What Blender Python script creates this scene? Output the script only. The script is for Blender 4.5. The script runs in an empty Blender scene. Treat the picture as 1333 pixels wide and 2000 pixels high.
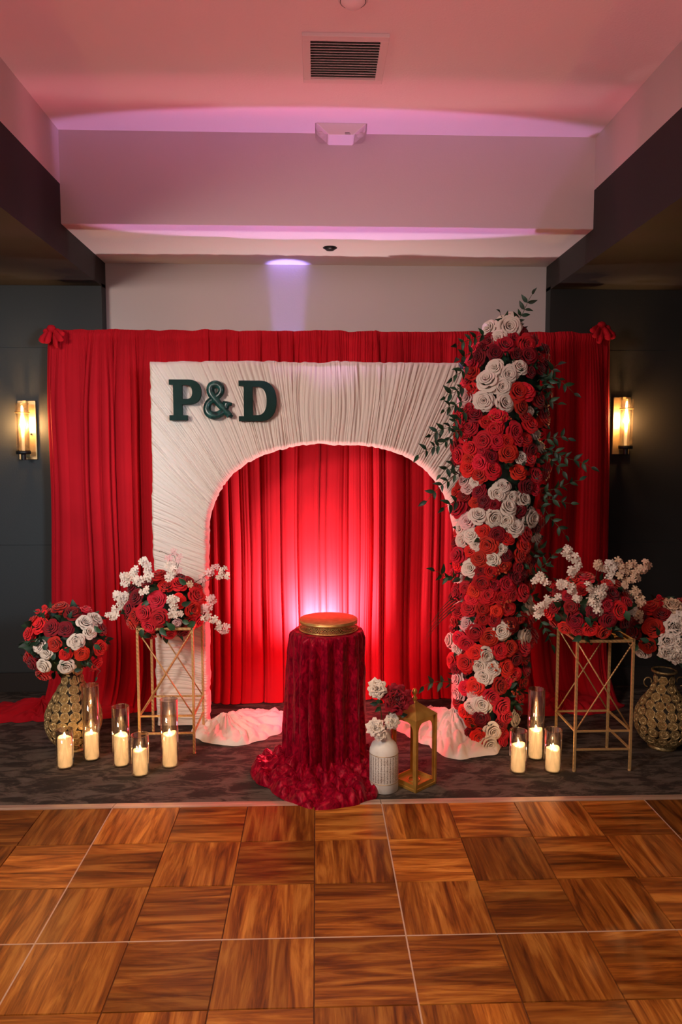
import bpy, bmesh, math, random
import numpy as np
from mathutils import Vector, Matrix, Quaternion, Euler

S = bpy.context.scene
COL = S.collection
PI = math.pi
R = random.Random(7)

# ------------------------------------------------------------------ camera
F_PX, CAM_H, YAW, PITCH = 1423.5, 1.61, 0.0334, 0.0801
cd = bpy.data.cameras.new('camera')
cd.sensor_fit = 'VERTICAL'; cd.sensor_height = 36.0; cd.lens = F_PX / 2000 * 36.0
cam = bpy.data.objects.new('camera', cd); COL.objects.link(cam)
cam.location = (0, 0, CAM_H); cam.rotation_euler = (PI / 2 - PITCH, 0, -YAW)
S.camera = cam

# ------------------------------------------------------------------ exposure, world
S.view_settings.view_transform = 'Standard'
S.view_settings.look = 'None'
S.view_settings.exposure = 0.65
S.view_settings.gamma = 1.0
S.view_settings.use_curve_mapping = False
w = bpy.data.worlds.new('world'); S.world = w; w.use_nodes = True
w.node_tree.nodes['Background'].inputs[0].default_value = (0.62, 0.50, 0.46, 1)
w.node_tree.nodes['Background'].inputs[1].default_value = 0.065


# ------------------------------------------------------------------ lights
def look(o, target):
    o.rotation_euler = (Vector(target) - o.location).to_track_quat('-Z', 'Y').to_euler()


def light(name, typ, loc, target, power, color, **k):
    d = bpy.data.lights.new(name, typ); d.energy = power; d.color = color
    for a, v in k.items():
        if a != 'scale': setattr(d, a, v)
    o = bpy.data.objects.new(name, d); COL.objects.link(o); o.location = loc
    if target: look(o, target)
    if 'scale' in k: o.scale = k['scale']
    return o


# the room's soft front light, to the left of the photographer
light('room_key_light', 'AREA', (-2.4, 0.6, 2.5), (-0.35, 4.2, 1.1), 27, (1.0, 0.86, 0.77), shape='RECTANGLE', size=0.9, size_y=0.8, spread=1.75)
light('room_fill_light', 'AREA', (0.6, -1.6, 2.2), (-0.2, 4.0, 0.8), 9, (1.0, 0.84, 0.78), shape='RECTANGLE', size=1.8, size_y=1.2)
light('cool_side_light', 'SPOT', (0.9, 0.6, 2.0), (-2.3, 4.9, 1.5), 260, (0.66, 0.86, 1.0), spot_size=0.55, spot_blend=0.9, shadow_soft_size=0.3)  # spot added to cool and brighten the left wall
light('dance_floor_top_fill', 'AREA', (0.0, 1.3, 3.2), (0.0, 1.8, 0.0), 13, (1.0, 0.68, 0.40), shape='DISK', size=0.8, spread=1.7)  # unseen lamp added overhead to brighten the dance floor
# party light washing the ceiling, then two mid-air spots added for its bands
light('pink_ceiling_wash', 'SPOT', (0.1, 0.6, 0.3), (0.1, 2.3, 3.35), 125, (1.0, 0.30, 0.37), spot_size=1.25, spot_blend=0.9, shadow_soft_size=0.12)
light('lilac_band_spot', 'SPOT', (0.064, 3.92, 0.80), (0.064, 4.18, 3.15), 74, (0.84, 0.40, 1.0), spot_size=0.285, spot_blend=0.25, shadow_soft_size=0.02, scale=(4.7, 1, 1))
light('rose_band_spot', 'SPOT', (0.064, 3.65, 0.79), (0.064, 3.76, 3.35), 36, (1.0, 0.14, 0.26), spot_size=0.20, spot_blend=0.8, shadow_soft_size=0.03, scale=(12.0, 1, 1))
# added lamp for red spill, then floor uplighters behind the pedestal and the curtain
light('red_spill_light', 'POINT', (0.03, 4.20, 0.30), None, 10, (1.0, 0.07, 0.12), shadow_soft_size=0.06)
light('red_uplight', 'SPOT', (0.03, 4.50, 0.47), (0.03, 4.70, 0.62), 120, (1.0, 0.80, 0.78), spot_size=2.9, spot_blend=1.0, shadow_soft_size=0.04)
light('violet_uplight', 'SPOT', (-0.19, 4.84, 0.35), (-0.19, 4.99, 2.72), 560, (0.34, 0.26, 1.0), spot_size=0.125, spot_blend=0.6, shadow_soft_size=0.02)


# ------------------------------------------------------------------ helpers
_c, _s = math.cos(YAW), math.sin(YAW)
_r = Vector((_c, -_s, 0)); _f0 = Vector((_s, _c, 0)); _z = Vector((0, 0, 1))
_f = _f0 * math.cos(PITCH) - _z * math.sin(PITCH); _u = _f0 * math.sin(PITCH) + _z * math.cos(PITCH)


def at(px, py, Y):
    """world point seen at photo pixel (px, py) at depth Y"""
    d = _f + _r * ((px - 666.5) / F_PX) + _u * ((1000 - py) / F_PX)
    return Vector((0, 0, CAM_H)) + d * (Y / d.y)


def ground(px, py, z=0.0):
    d = _f + _r * ((px - 666.5) / F_PX) + _u * ((1000 - py) / F_PX)
    return Vector((0, 0, CAM_H)) + d * ((z - CAM_H) / d.z)


def link(o, parent=None):
    COL.objects.link(o)
    if parent: o.parent = parent
    return o


def thing(name, label, cat, loc=(0, 0, 0), rotz=0, group=None):
    o = bpy.data.objects.new(name, None); COL.objects.link(o)
    o.empty_display_size = 0.05
    o.location = loc; o.rotation_euler = (0, 0, rotz)
    o['label'] = label; o['category'] = cat
    if group: o['group'] = group
    return o


def tag(o, label, cat, group=None):
    o['label'] = label; o['category'] = cat
    if group: o['group'] = group
    return o


def me_new(name, V, Fc, mat, smooth=True):
    m = bpy.data.meshes.new(name)
    m.from_pydata([tuple(v) for v in V], [], [tuple(f) for f in Fc])
    if mat: m.materials.append(mat)
    if smooth: m.polygons.foreach_set('use_smooth', [True] * len(m.polygons))
    m.update()
    return m


def obj(name, mesh, parent=None, loc=(0, 0, 0), rot=None, scale=None, label=None):
    o = bpy.data.objects.new(name, mesh); link(o, parent)
    o.location = loc
    if rot is not None:
        if isinstance(rot, Quaternion): o.rotation_euler = rot.to_euler()
        else: o.rotation_euler = rot
    if scale is not None: o.scale = (scale,) * 3 if not hasattr(scale, '__len__') else scale
    if label: o['label'] = label
    return o


class MB:
    """collects simple solids into one mesh"""
    def __init__(s): s.V = []; s.F = []

    def add(s, V, Fc):
        b = len(s.V); s.V += [tuple(v) for v in V]; s.F += [tuple(i + b for i in f) for f in Fc]; return s

    def box(s, x0, x1, y0, y1, z0, z1):
        V = [(x, y, z) for z in (z0, z1) for y in (y0, y1) for x in (x0, x1)]
        return s.add(V, [(0, 2, 3, 1), (4, 5, 7, 6), (0, 1, 5, 4), (2, 6, 7, 3), (0, 4, 6, 2), (1, 3, 7, 5)])

    def tube(s, pts, r, n=10, cap=True, flat=1.0):
        """swept tube along pts; r a number or a list"""
        pts = [Vector(p) for p in pts]; m = len(pts)
        rs = r if hasattr(r, '__len__') else [r] * m
        V = []; up = None
        for i, p in enumerate(pts):
            t = (pts[min(i + 1, m - 1)] - pts[max(i - 1, 0)])
            t = t.normalized() if t.length > 1e-9 else Vector((0, 0, 1))
            if up is None:
                up = Vector((0, 0, 1)) if abs(t.z) < 0.9 else Vector((0, 1, 0))
            a = (up - t * up.dot(t)).normalized(); up = a; b = t.cross(a)
            for k in range(n):
                q = 2 * PI * k / n
                V.append(p + a * math.cos(q) * rs[i] + b * math.sin(q) * rs[i] * flat)
        Fc = [(i * n + k, i * n + (k + 1) % n, (i + 1) * n + (k + 1) % n, (i + 1) * n + k) for i in range(m - 1) for k in range(n)]
        if cap: Fc += [tuple(range(n - 1, -1, -1)), tuple((m - 1) * n + k for k in range(n))]
        return s.add(V, Fc)

    def lathe(s, prof, n=32, loc=(0, 0, 0), close=False):
        V = []; m = len(prof)
        for (r, z) in prof:
            for k in range(n):
                q = 2 * PI * k / n
                V.append((loc[0] + r * math.cos(q), loc[1] + r * math.sin(q), loc[2] + z))
        Fc = [(i * n + k, i * n + (k + 1) % n, (i + 1) * n + (k + 1) % n, (i + 1) * n + k) for i in range(m - 1) for k in range(n)]
        if close: Fc += [((m - 1) * n + k, (m - 1) * n + (k + 1) % n, (k + 1) % n, k) for k in range(n)]
        else:
            if prof[0][0] > 1e-4: Fc.append(tuple(range(n - 1, -1, -1)))
            if prof[-1][0] > 1e-4: Fc.append(tuple((m - 1) * n + k for k in range(n)))
        return s.add(V, Fc)

    def ring(s, outer, inner, y0, y1, conv=lambda x, y, z: (x, y, z)):
        """plate with a hole: outer/inner loops of (x,z) with equal counts, thick from y0 to y1"""
        n = len(outer)
        V = [conv(x, y, z) for y in (y0, y1) for L in (outer, inner) for (x, z) in L]
        Fc = []
        for k in range(n):
            j = (k + 1) % n
            Fc += [(k, j, n + j, n + k), (2 * n + k, 3 * n + k, 3 * n + j, 2 * n + j), (k, 2 * n + k, 2 * n + j, j), (n + k, n + j, 3 * n + j, 3 * n + k)]
        return s.add(V, Fc)

    def mesh(s, name, mat, smooth=False):
        return me_new(name, s.V, s.F, mat, smooth)

    def build(s, name, mat, parent=None, smooth=False, loc=(0, 0, 0), label=None, bevel=0):
        o = obj(name, s.mesh(name, mat, smooth), parent, loc, label=label)
        if bevel:
            b = o.modifiers.new('bevel', 'BEVEL'); b.width = bevel; b.segments = 2; b.limit_method = 'ANGLE'
        return o


def struct(o): o['kind'] = 'structure'; return o


def grid_mesh(name, P, mat, closed=False, smooth=True):
    """P: array (rows, cols, 3)"""
    n, m, _ = P.shape
    V = P.reshape(-1, 3)
    i = np.arange(n - 1)[:, None]; k = np.arange(m if closed else m - 1)[None, :]
    k2 = (k + 1) % m
    Fc = np.stack([i * m + k, i * m + k2, (i + 1) * m + k2, (i + 1) * m + k], -1).reshape(-1, 4)
    me = bpy.data.meshes.new(name)
    me.vertices.add(len(V)); me.vertices.foreach_set('co', V.astype(np.float32).ravel())
    me.loops.add(Fc.size); me.loops.foreach_set('vertex_index', Fc.astype(np.int32).ravel())
    me.polygons.add(len(Fc)); me.polygons.foreach_set('loop_start', np.arange(0, Fc.size, 4, dtype=np.int32))
    me.update(calc_edges=True); me.validate()
    me.polygons.foreach_set('use_smooth', [smooth] * len(me.polygons))
    if mat: me.materials.append(mat)
    return me


_tab = np.random.RandomState(11).uniform(-1, 1, (512, 512))


def vnoise(x, y, seed=0):
    """smooth 2D value noise of numpy arrays, -1..1"""
    x = np.asarray(x, float) + seed * 17.31; y = np.asarray(y, float) + seed * 5.77
    xi = np.floor(x).astype(int); yi = np.floor(y).astype(int)
    fx = x - xi; fy = y - yi
    fx = fx * fx * (3 - 2 * fx); fy = fy * fy * (3 - 2 * fy)
    g = lambda a, b: _tab[a % 512, b % 512]
    return (g(xi, yi) * (1 - fx) + g(xi + 1, yi) * fx) * (1 - fy) + (g(xi, yi + 1) * (1 - fx) + g(xi + 1, yi + 1) * fx) * fy


# ------------------------------------------------------------------ materials
def mat(name, color, rough=0.6, metal=0.0, **k):
    m = bpy.data.materials.new(name); m.use_nodes = True
    b = m.node_tree.nodes['Principled BSDF']
    b.inputs['Base Color'].default_value = (*color, 1)
    b.inputs['Roughness'].default_value = rough
    b.inputs['Metallic'].default_value = metal
    for a, v in k.items():
        b.inputs[a].default_value = v
    return m


def N(m, t, **k):
    n = m.node_tree.nodes.new(t)
    for a, v in k.items():
        if hasattr(n, a): setattr(n, a, v)
        else: n.inputs[a].default_value = v
    return n


def L(m, a, b): m.node_tree.links.new(a, b)


def coords(m, scale=(1, 1, 1), kind='Object', rnd=False):
    tc = N(m, 'ShaderNodeTexCoord'); mp = N(m, 'ShaderNodeMapping')
    mp.inputs['Scale'].default_value = scale
    L(m, tc.outputs[kind], mp.inputs[0])
    if rnd:
        oi = N(m, 'ShaderNodeObjectInfo'); ml = N(m, 'ShaderNodeMath', operation='MULTIPLY'); ml.inputs[1].default_value = 37.0
        L(m, oi.outputs['Random'], ml.inputs[0]); cx = N(m, 'ShaderNodeCombineXYZ')
        for i in range(3): L(m, ml.outputs[0], cx.inputs[i])
        L(m, cx.outputs[0], mp.inputs['Location'])
    return mp.outputs[0]


def ramp(m, src, stops):
    r = N(m, 'ShaderNodeValToRGB'); e = r.color_ramp.elements
    while len(e) < len(stops): e.new(0.5)
    for i, (p, c) in enumerate(stops): e[i].position = p; e[i].color = (*c, 1)
    L(m, src, r.inputs[0]); return r.outputs[0]


def noise(m, vec, scale, detail=3, rough=0.5, dist=0.0):
    n = N(m, 'ShaderNodeTexNoise'); n.inputs['Scale'].default_value = scale; n.inputs['Detail'].default_value = detail
    n.inputs['Roughness'].default_value = rough; n.inputs['Distortion'].default_value = dist
    L(m, vec, n.inputs['Vector']); return n.outputs['Fac']


def bump(m, src, strength, dist=0.01):
    b = N(m, 'ShaderNodeBump'); b.inputs['Strength'].default_value = strength; b.inputs['Distance'].default_value = dist
    L(m, src, b.inputs['Height']); L(m, b.outputs[0], m.node_tree.nodes['Principled BSDF'].inputs['Normal'])


def base(m, src): L(m, src, m.node_tree.nodes['Principled BSDF'].inputs['Base Color'])


def vary(m, color, amt=0.35, hue=0.015):
    """colour varied from object to object"""
    oi = N(m, 'ShaderNodeObjectInfo'); hs = N(m, 'ShaderNodeHueSaturation')
    hs.inputs['Color'].default_value = (*color, 1)
    mr = N(m, 'ShaderNodeMapRange'); mr.inputs[3].default_value = 1 - amt; mr.inputs[4].default_value = 1 + amt
    L(m, oi.outputs['Random'], mr.inputs[0]); L(m, mr.outputs[0], hs.inputs['Value'])
    mh = N(m, 'ShaderNodeMath', operation='MULTIPLY'); mh.inputs[1].default_value = 7.31
    fr = N(m, 'ShaderNodeMath', operation='FRACT'); L(m, oi.outputs['Random'], mh.inputs[0]); L(m, mh.outputs[0], fr.inputs[0])
    m2 = N(m, 'ShaderNodeMapRange'); m2.inputs[3].default_value = 0.5 - hue; m2.inputs[4].default_value = 0.5 + hue
    L(m, fr.outputs[0], m2.inputs[0]); L(m, m2.outputs[0], hs.inputs['Hue'])
    base(m, hs.outputs[0])


def m_paint(name, col, tex=0.10):
    m = mat(name, col, 0.75); v = coords(m)
    n = noise(m, v, 90, 4, 0.6); bump(m, n, tex, 0.004); return m


M_ceil = m_paint('ceiling_paint', (0.78, 0.70, 0.66), 0.25)
M_wallpaper = m_paint('linen_wallcovering', (0.62, 0.52, 0.50), 0.15)
M_dark = m_paint('charcoal_wallcovering', (0.030, 0.034, 0.036), 0.2)
M_dark_shaded = m_paint('shaded_charcoal_wallcovering', (0.014, 0.012, 0.011), 0.2)  # charcoal wallcovering darkened, the right wall's shade put into its colour
M_darkbeam = m_paint('dark_brown_paint', (0.022, 0.017, 0.015), 0.1)

M_carpet = mat('mottled_carpet', (0.04, 0.03, 0.03), 0.95)
v = coords(M_carpet, (1.0, 2.6, 1.0))
n1 = noise(M_carpet, v, 6.0, 8, 0.72, 0.6)
base(M_carpet, ramp(M_carpet, n1, [(0.42, (0.016, 0.010, 0.007)), (0.485, (0.036, 0.024, 0.018)), (0.52, (0.078, 0.056, 0.044)), (0.62, (0.110, 0.084, 0.068))]))
bump(M_carpet, noise(M_carpet, coords(M_carpet), 420, 2), 0.5, 0.006)


def m_wood():
    m = mat('parquet_veneer', (0.3, 0.1, 0.03), 0.32)
    vv = coords(m, (1.0, 8.5, 1.0), rnd=True)
    a = noise(m, vv, 2.5, 6, 0.6, 1.1)
    vf = coords(m, (2.0, 60.0, 1.0), rnd=True)
    f = noise(m, vf, 3.0, 3, 0.6, 0.3)
    mx = N(m, 'ShaderNodeMath', operation='MULTIPLY_ADD'); mx.inputs[1].default_value = 0.25; L(m, f, mx.inputs[0]); L(m, a, mx.inputs[2])
    c = ramp(m, mx.outputs[0], [(0.41, (0.055, 0.013, 0.002)), (0.53, (0.14, 0.036, 0.005)), (0.64, (0.25, 0.075, 0.010)), (0.80, (0.42, 0.165, 0.030))])
    oi = N(m, 'ShaderNodeObjectInfo'); hs = N(m, 'ShaderNodeHueSaturation'); mr = N(m, 'ShaderNodeMapRange')
    mr.inputs[3].default_value = 0.75; mr.inputs[4].default_value = 1.25
    L(m, oi.outputs['Random'], mr.inputs[0]); L(m, mr.outputs[0], hs.inputs['Value']); L(m, c, hs.inputs['Color'])
    # printed board strips, four to a square, each its own tone
    tcs = N(m, 'ShaderNodeTexCoord'); sy = N(m, 'ShaderNodeSeparateXYZ'); L(m, tcs.outputs['Object'], sy.inputs[0])
    q1 = N(m, 'ShaderNodeMath', operation='MULTIPLY'); q1.inputs[1].default_value = 4 / 0.3048; L(m, sy.outputs[1], q1.inputs[0])
    q2 = N(m, 'ShaderNodeMath', operation='FLOOR'); L(m, q1.outputs[0], q2.inputs[0])
    q3 = N(m, 'ShaderNodeMath', operation='MULTIPLY_ADD'); q3.inputs[1].default_value = 91.7; L(m, oi.outputs['Random'], q3.inputs[0]); L(m, q2.outputs[0], q3.inputs[2])
    wn = N(m, 'ShaderNodeTexWhiteNoise', noise_dimensions='1D'); L(m, q3.outputs[0], wn.inputs['W'])
    mr2 = N(m, 'ShaderNodeMapRange'); mr2.inputs[3].default_value = 0.72; mr2.inputs[4].default_value = 1.30; L(m, wn.outputs['Value'], mr2.inputs[0])
    h2 = N(m, 'ShaderNodeHueSaturation'); L(m, hs.outputs[0], h2.inputs['Color']); L(m, mr2.outputs[0], h2.inputs['Value'])
    base(m, h2.outputs[0]); bump(m, f, 0.08, 0.002)
    m.node_tree.nodes['Principled BSDF'].inputs['Specular IOR Level'].default_value = 0.4
    return m


M_wood = m_wood()
M_under = mat('dance_floor_core', (0.07, 0.022, 0.008), 0.6)
M_seam = mat('seam_aluminium', (0.55, 0.40, 0.33), 0.45, 0.3)
M_ramp = mat('ramp_aluminium', (0.60, 0.44, 0.34), 0.4, 0.35)
v = coords(M_ramp, (0.6, 14, 1)); base(M_ramp, ramp(M_ramp, noise(M_ramp, v, 3, 4), [(0.3, (0.38, 0.24, 0.17)), (0.6, (0.66, 0.50, 0.40))]))


def m_cloth(name, col, col2=None, rough=0.85, sheen=0.12, tint=(1, 1, 1), weave=0.12, **k):
    m = mat(name, col, rough, **k)
    b = m.node_tree.nodes['Principled BSDF']
    b.inputs['Sheen Weight'].default_value = sheen; b.inputs['Sheen Tint'].default_value = (*tint, 1)
    b.inputs['Specular IOR Level'].default_value = 0.15
    if col2:
        base(m, ramp(m, noise(m, coords(m), 2.2, 3), [(0.3, col), (0.7, col2)]))
    bump(m, noise(m, coords(m), 260, 2), weave, 0.003)
    return m


M_red = m_cloth('red_curtain_cloth', (0.40, 0.005, 0.012), (0.50, 0.007, 0.016), 0.85, 0.04, (1, 0.25, 0.3))
M_white = m_cloth('ivory_chiffon', (0.80, 0.70, 0.62), (0.86, 0.76, 0.68), 0.8, 0.3)
M_velvet = mat('crushed_red_velvet', (0.16, 0.0, 0.01), 0.34)
b = M_velvet.node_tree.nodes['Principled BSDF']
b.inputs['Sheen Weight'].default_value = 0.18; b.inputs['Sheen Tint'].default_value = (1, 0.05, 0.10, 1); b.inputs['Sheen Roughness'].default_value = 0.35
b.inputs['Specular IOR Level'].default_value = 0.5; b.inputs['Specular Tint'].default_value = (1, 0.12, 0.16, 1)
nv = noise(M_velvet, coords(M_velvet, (1, 1, 0.55)), 44, 5, 0.65, 1.0)
base(M_velvet, ramp(M_velvet, nv, [(0.34, (0.08, 0.0, 0.006)), (0.50, (0.20, 0.001, 0.013)), (0.68, (0.40, 0.003, 0.024))]))
bump(M_velvet, nv, 0.2, 0.008)


def m_gold(name, c1, c2, rough=0.38, sc=30, metal=0.85):
    m = mat(name, c1, rough, metal)
    base(m, ramp(m, noise(m, coords(m), sc, 4), [(0.35, c1), (0.65, c2)]))
    bump(m, noise(m, coords(m), 180, 2), 0.25, 0.002)
    return m


M_gold = m_gold('brushed_gold', (0.62, 0.36, 0.12), (0.78, 0.50, 0.20), 0.42)
M_goldrib = mat('gold_painted_bar', (0.66, 0.42, 0.18), 0.5, 0.55)
wv = N(M_goldrib, 'ShaderNodeTexWave'); wv.bands_direction = 'DIAGONAL'; wv.inputs['Scale'].default_value = 28
L(M_goldrib, coords(M_goldrib), wv.inputs['Vector']); bump(M_goldrib, wv.outputs['Fac'], 0.5, 0.004)
M_antique = m_gold('antique_gold_filigree', (0.26, 0.17, 0.07), (0.60, 0.43, 0.20), 0.42, 90, 0.7)
M_vase_shade = mat('vase_hollow_shade', (0.018, 0.011, 0.006), 0.8, 0.0)  # near-black body paints the shade seen through the pierced gold
M_lantern = m_gold('lantern_brass', (0.50, 0.27, 0.05), (0.66, 0.38, 0.09), 0.38, 14, 0.6)
M_brass = m_gold('sconce_brass', (0.50, 0.36, 0.18), (0.58, 0.42, 0.22), 0.42)
M_black = mat('black_metal', (0.012, 0.012, 0.012), 0.4, 0.3)
M_green = mat('dark_green_letter_paint', (0.008, 0.045, 0.036), 0.6)
M_green.node_tree.nodes['Principled BSDF'].inputs['Specular IOR Level'].default_value = 0.15
base(M_green, ramp(M_green, noise(M_green, coords(M_green), 14, 3), [(0.3, (0.004, 0.022, 0.018)), (0.7, (0.007, 0.036, 0.029))]))
M_greengloss = mat('mottled_green_gloss', (0.01, 0.06, 0.05), 0.3)
base(M_greengloss, ramp(M_greengloss, noise(M_greengloss, coords(M_greengloss), 22, 4, 0.6, 1), [(0.38, (0.004, 0.018, 0.018)), (0.55, (0.010, 0.075, 0.065)), (0.72, (0.05, 0.17, 0.15))]))
M_leaf = mat('dark_leaf', (0.012, 0.05, 0.022), 0.5); vary(M_leaf, (0.014, 0.055, 0.025), 0.5, 0.03)
M_leafstuff = mat('foliage_green', (0.012, 0.045, 0.02), 0.55)
base(M_leafstuff, ramp(M_leafstuff, noise(M_leafstuff, coords(M_leafstuff), 18, 2), [(0.35, (0.004, 0.018, 0.010)), (0.65, (0.02, 0.07, 0.03))]))
M_stem = mat('stem_green', (0.05, 0.07, 0.02), 0.6)
M_twig = mat('brown_twig', (0.09, 0.035, 0.02), 0.7)


def m_petal(name, col, amt=0.3, hue=0.003):
    m = mat(name, col, 0.6); vary(m, col, amt, hue)
    b = m.node_tree.nodes['Principled BSDF']; b.inputs['Sheen Weight'].default_value = 0.25
    b.inputs['Specular IOR Level'].default_value = 0.2
    return m


M_rr = m_petal('red_petal', (0.66, 0.009, 0.012), 0.34, 0.006)
M_rd = m_petal('deep_red_petal', (0.24, 0.002, 0.008), 0.3, 0.004)
M_rw = m_petal('ivory_petal', (0.84, 0.72, 0.62), 0.08, 0.01)
M_rp = m_petal('blush_petal', (0.82, 0.52, 0.50), 0.1, 0.01)
M_rc = m_petal('cream_peach_petal', (0.74, 0.50, 0.34), 0.12, 0.01)
M_berry = m_petal('orange_berry', (0.50, 0.06, 0.012), 0.3)
M_core = mat('blossom_centre', (0.55, 0.40, 0.08), 0.7)


def m_glass(name, tintc=(1, 1, 1), gloss=(1, 1, 1), rough=0.02, lo=0.05):
    m = bpy.data.materials.new(name); m.use_nodes = True; nt = m.node_tree; nt.nodes.clear()
    out = nt.nodes.new('ShaderNodeOutputMaterial'); mx = nt.nodes.new('ShaderNodeMixShader')
    t = nt.nodes.new('ShaderNodeBsdfTransparent'); g = nt.nodes.new('ShaderNodeBsdfGlossy'); lw = nt.nodes.new('ShaderNodeLayerWeight')
    t.inputs[0].default_value = (*tintc, 1); g.inputs[0].default_value = (*gloss, 1); g.inputs['Roughness'].default_value = rough
    lw.inputs[0].default_value = 0.45
    mr = nt.nodes.new('ShaderNodeMapRange'); mr.inputs[3].default_value = lo; mr.inputs[4].default_value = 0.75
    nt.links.new(lw.outputs['Facing'], mr.inputs[0]); nt.links.new(mr.outputs[0], mx.inputs[0])
    nt.links.new(t.outputs[0], mx.inputs[1]); nt.links.new(g.outputs[0], mx.inputs[2]); nt.links.new(mx.outputs[0], out.inputs[0])
    return m


M_glass = m_glass('clear_glass', (0.96, 0.94, 0.92))
M_sglass = m_glass('seeded_sconce_glass', (0.93, 0.90, 0.86), rough=0.12, lo=0.08)


def m_emit(name, c, s):
    m = mat(name, c, 0.5); b = m.node_tree.nodes['Principled BSDF']
    b.inputs['Emission Color'].default_value = (*c, 1); b.inputs['Emission Strength'].default_value = s; return m


M_flame = m_emit('led_flame', (1.0, 0.62, 0.26), 110)
M_bulb = m_emit('sconce_bulb_glow', (1.0, 0.54, 0.20), 950)
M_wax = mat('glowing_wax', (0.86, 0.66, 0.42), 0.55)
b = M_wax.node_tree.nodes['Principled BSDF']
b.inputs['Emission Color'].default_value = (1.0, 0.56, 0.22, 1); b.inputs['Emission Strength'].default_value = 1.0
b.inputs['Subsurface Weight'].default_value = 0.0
M_wick = mat('wick', (0.02, 0.02, 0.02), 0.8)
M_plastic = mat('white_plastic', (0.80, 0.74, 0.70), 0.45)
M_lens = m_glass('emergency_lamp_lens', (0.95, 0.90, 0.90), rough=0.25, lo=0.25)
M_ventmetal = mat('vent_enamel', (0.72, 0.64, 0.60), 0.5)
M_duct = mat('duct_shade', (0.01, 0.008, 0.007), 0.9)
M_print = mat('label_print_grey', (0.12, 0.11, 0.10), 0.7)

# ------------------------------------------------------------------ room shell
XL, XR = -1.40, 1.56            # inner faces of the two dark side beams
YB, YS, YH = 5.00, 4.90, 4.165  # recessed back wall, dark side walls, header face
ZC, ZS, ZB, ZT = 3.365, 2.87, 2.70, 3.08   # upper ceiling, soffit, beam underside, beam top
Y0 = -3.0
struct(MB().box(-4.2, 4.4, Y0, 5.3, -0.10, 0.0).build('floor', M_carpet))
struct(MB().box(XL - 0.02, XR + 0.02, YB, YB + 0.15, 0, ZS + 0.1).build('wall_back', M_wallpaper))
# dark side walls, two panels each with a thin recessed joint
for nm, xa, xb in (('wall_left', -4.2, XL), ('wall_right', XR, 4.4)):
    r_ = MB().box(xa, xb, YS + 0.006, YS + 0.25, 0, ZB + 0.02).build(nm, M_dark); struct(r_)
    xs = [xa, xa + (xb - xa) * 0.5, xb]
    wm_ = M_dark if nm == 'wall_left' else M_dark_shaded
    for z0, z1 in ((0.135, 1.0), (1.0, 2.30), (2.30, ZB)):
        for j in range(2):
            a0, a1 = xs[j] + 0.002, xs[j + 1] - 0.002
            if nm == 'wall_left' and j == 1: a1 = XL
            if nm == 'wall_right' and j == 0: a0 = XR
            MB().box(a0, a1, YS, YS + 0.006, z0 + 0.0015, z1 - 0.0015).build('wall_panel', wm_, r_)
struct(MB().box(-4.2, XL - 0.0, YS - 0.014, YS + 0.01, 0, 0.13).build('baseboard_left', M_darkbeam, bevel=0.003))
struct(MB().box(XR, 4.4, YS - 0.014, YS + 0.01, 0, 0.13).build('baseboard_right', M_darkbeam, bevel=0.003))
struct(MB().box(-4.35, -4.2, Y0, 5.2, 0, ZB + 0.1).build('wall_far_left', M_dark))
struct(MB().box(4.4, 4.55, Y0, 5.2, 0, ZB + 0.1).build('wall_far_right', M_dark))
# ceilings
struct(MB().box(XL - 0.1, XR + 0.1, Y0, YH + 0.1, ZC, ZC + 0.1).build('ceiling', M_ceil))
struct(MB().box(XL, XR, YH, YB + 0.1, ZS, ZC + 0.05).build('trim_1', M_wallpaper))
bm_ = MB().box(XL, XR, YH + 0.004, YB, ZS - 0.002, ZS)
struct(bm_.build('ceiling_soffit', M_ceil))
struct(MB().box(-4.3, XL - 0.16, Y0, YS + 0.05, ZB, ZB + 0.1).build('ceiling_left', M_darkbeam))
struct(MB().box(XR + 0.16, 4.5, Y0, YS + 0.05, ZB, ZB + 0.1).build('ceiling_right', M_darkbeam))
struct(MB().box(XL - 0.16, XL, Y0, YB + 0.1, ZB, ZT).build('trim_2', M_darkbeam))
struct(MB().box(XR, XR + 0.16, Y0, YB + 0.1, ZB, ZT).build('trim_3', M_darkbeam))
struct(MB().box(XL - 0.1, XL, Y0, YH + 0.1, ZT, ZC).build('wall_upper_left', M_wallpaper))
struct(MB().box(XR, XR + 0.1, Y0, YH + 0.1, ZT, ZC).build('wall_upper_right', M_wallpaper))

# ------------------------------------------------------------------ dance floor: panels of twelve parquet squares
SQ = 0.3048; DX, DY = 0.293, 2.294; ZF = 0.012
tv = MB(); g = 0.0012
tv.add([(-SQ / 2 + g, -SQ / 2 + g, -0.004), (SQ / 2 - g, -SQ / 2 + g, -0.004), (SQ / 2 - g, SQ / 2 - g, -0.004), (-SQ / 2 + g, SQ / 2 - g, -0.004),
        (-SQ / 2 + 2 * g, -SQ / 2 + 2 * g, 0), (SQ / 2 - 2 * g, -SQ / 2 + 2 * g, 0), (SQ / 2 - 2 * g, SQ / 2 - 2 * g, 0), (-SQ / 2 + 2 * g, SQ / 2 - 2 * g, 0)],
       [(4, 5, 6, 7), (0, 1, 5, 4), (1, 2, 6, 5), (2, 3, 7, 6), (3, 0, 4, 7)])
TILE = tv.mesh('parquet_tile', M_wood)
df = thing('dance_floor', 'portable parquet dance floor of wood-look squares with pale seams', 'dance floor', (0, 0, 0))
seam_x = MB().box(-0.0025, 0.0025, -1.5 * SQ, 1.5 * SQ, -0.006, 0.0006).mesh('seam_strip', M_seam)
seam_y = MB().box(-2 * SQ, 2 * SQ, -0.0025, 0.0025, -0.006, 0.0006).mesh('seam_strip', M_seam)
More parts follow.
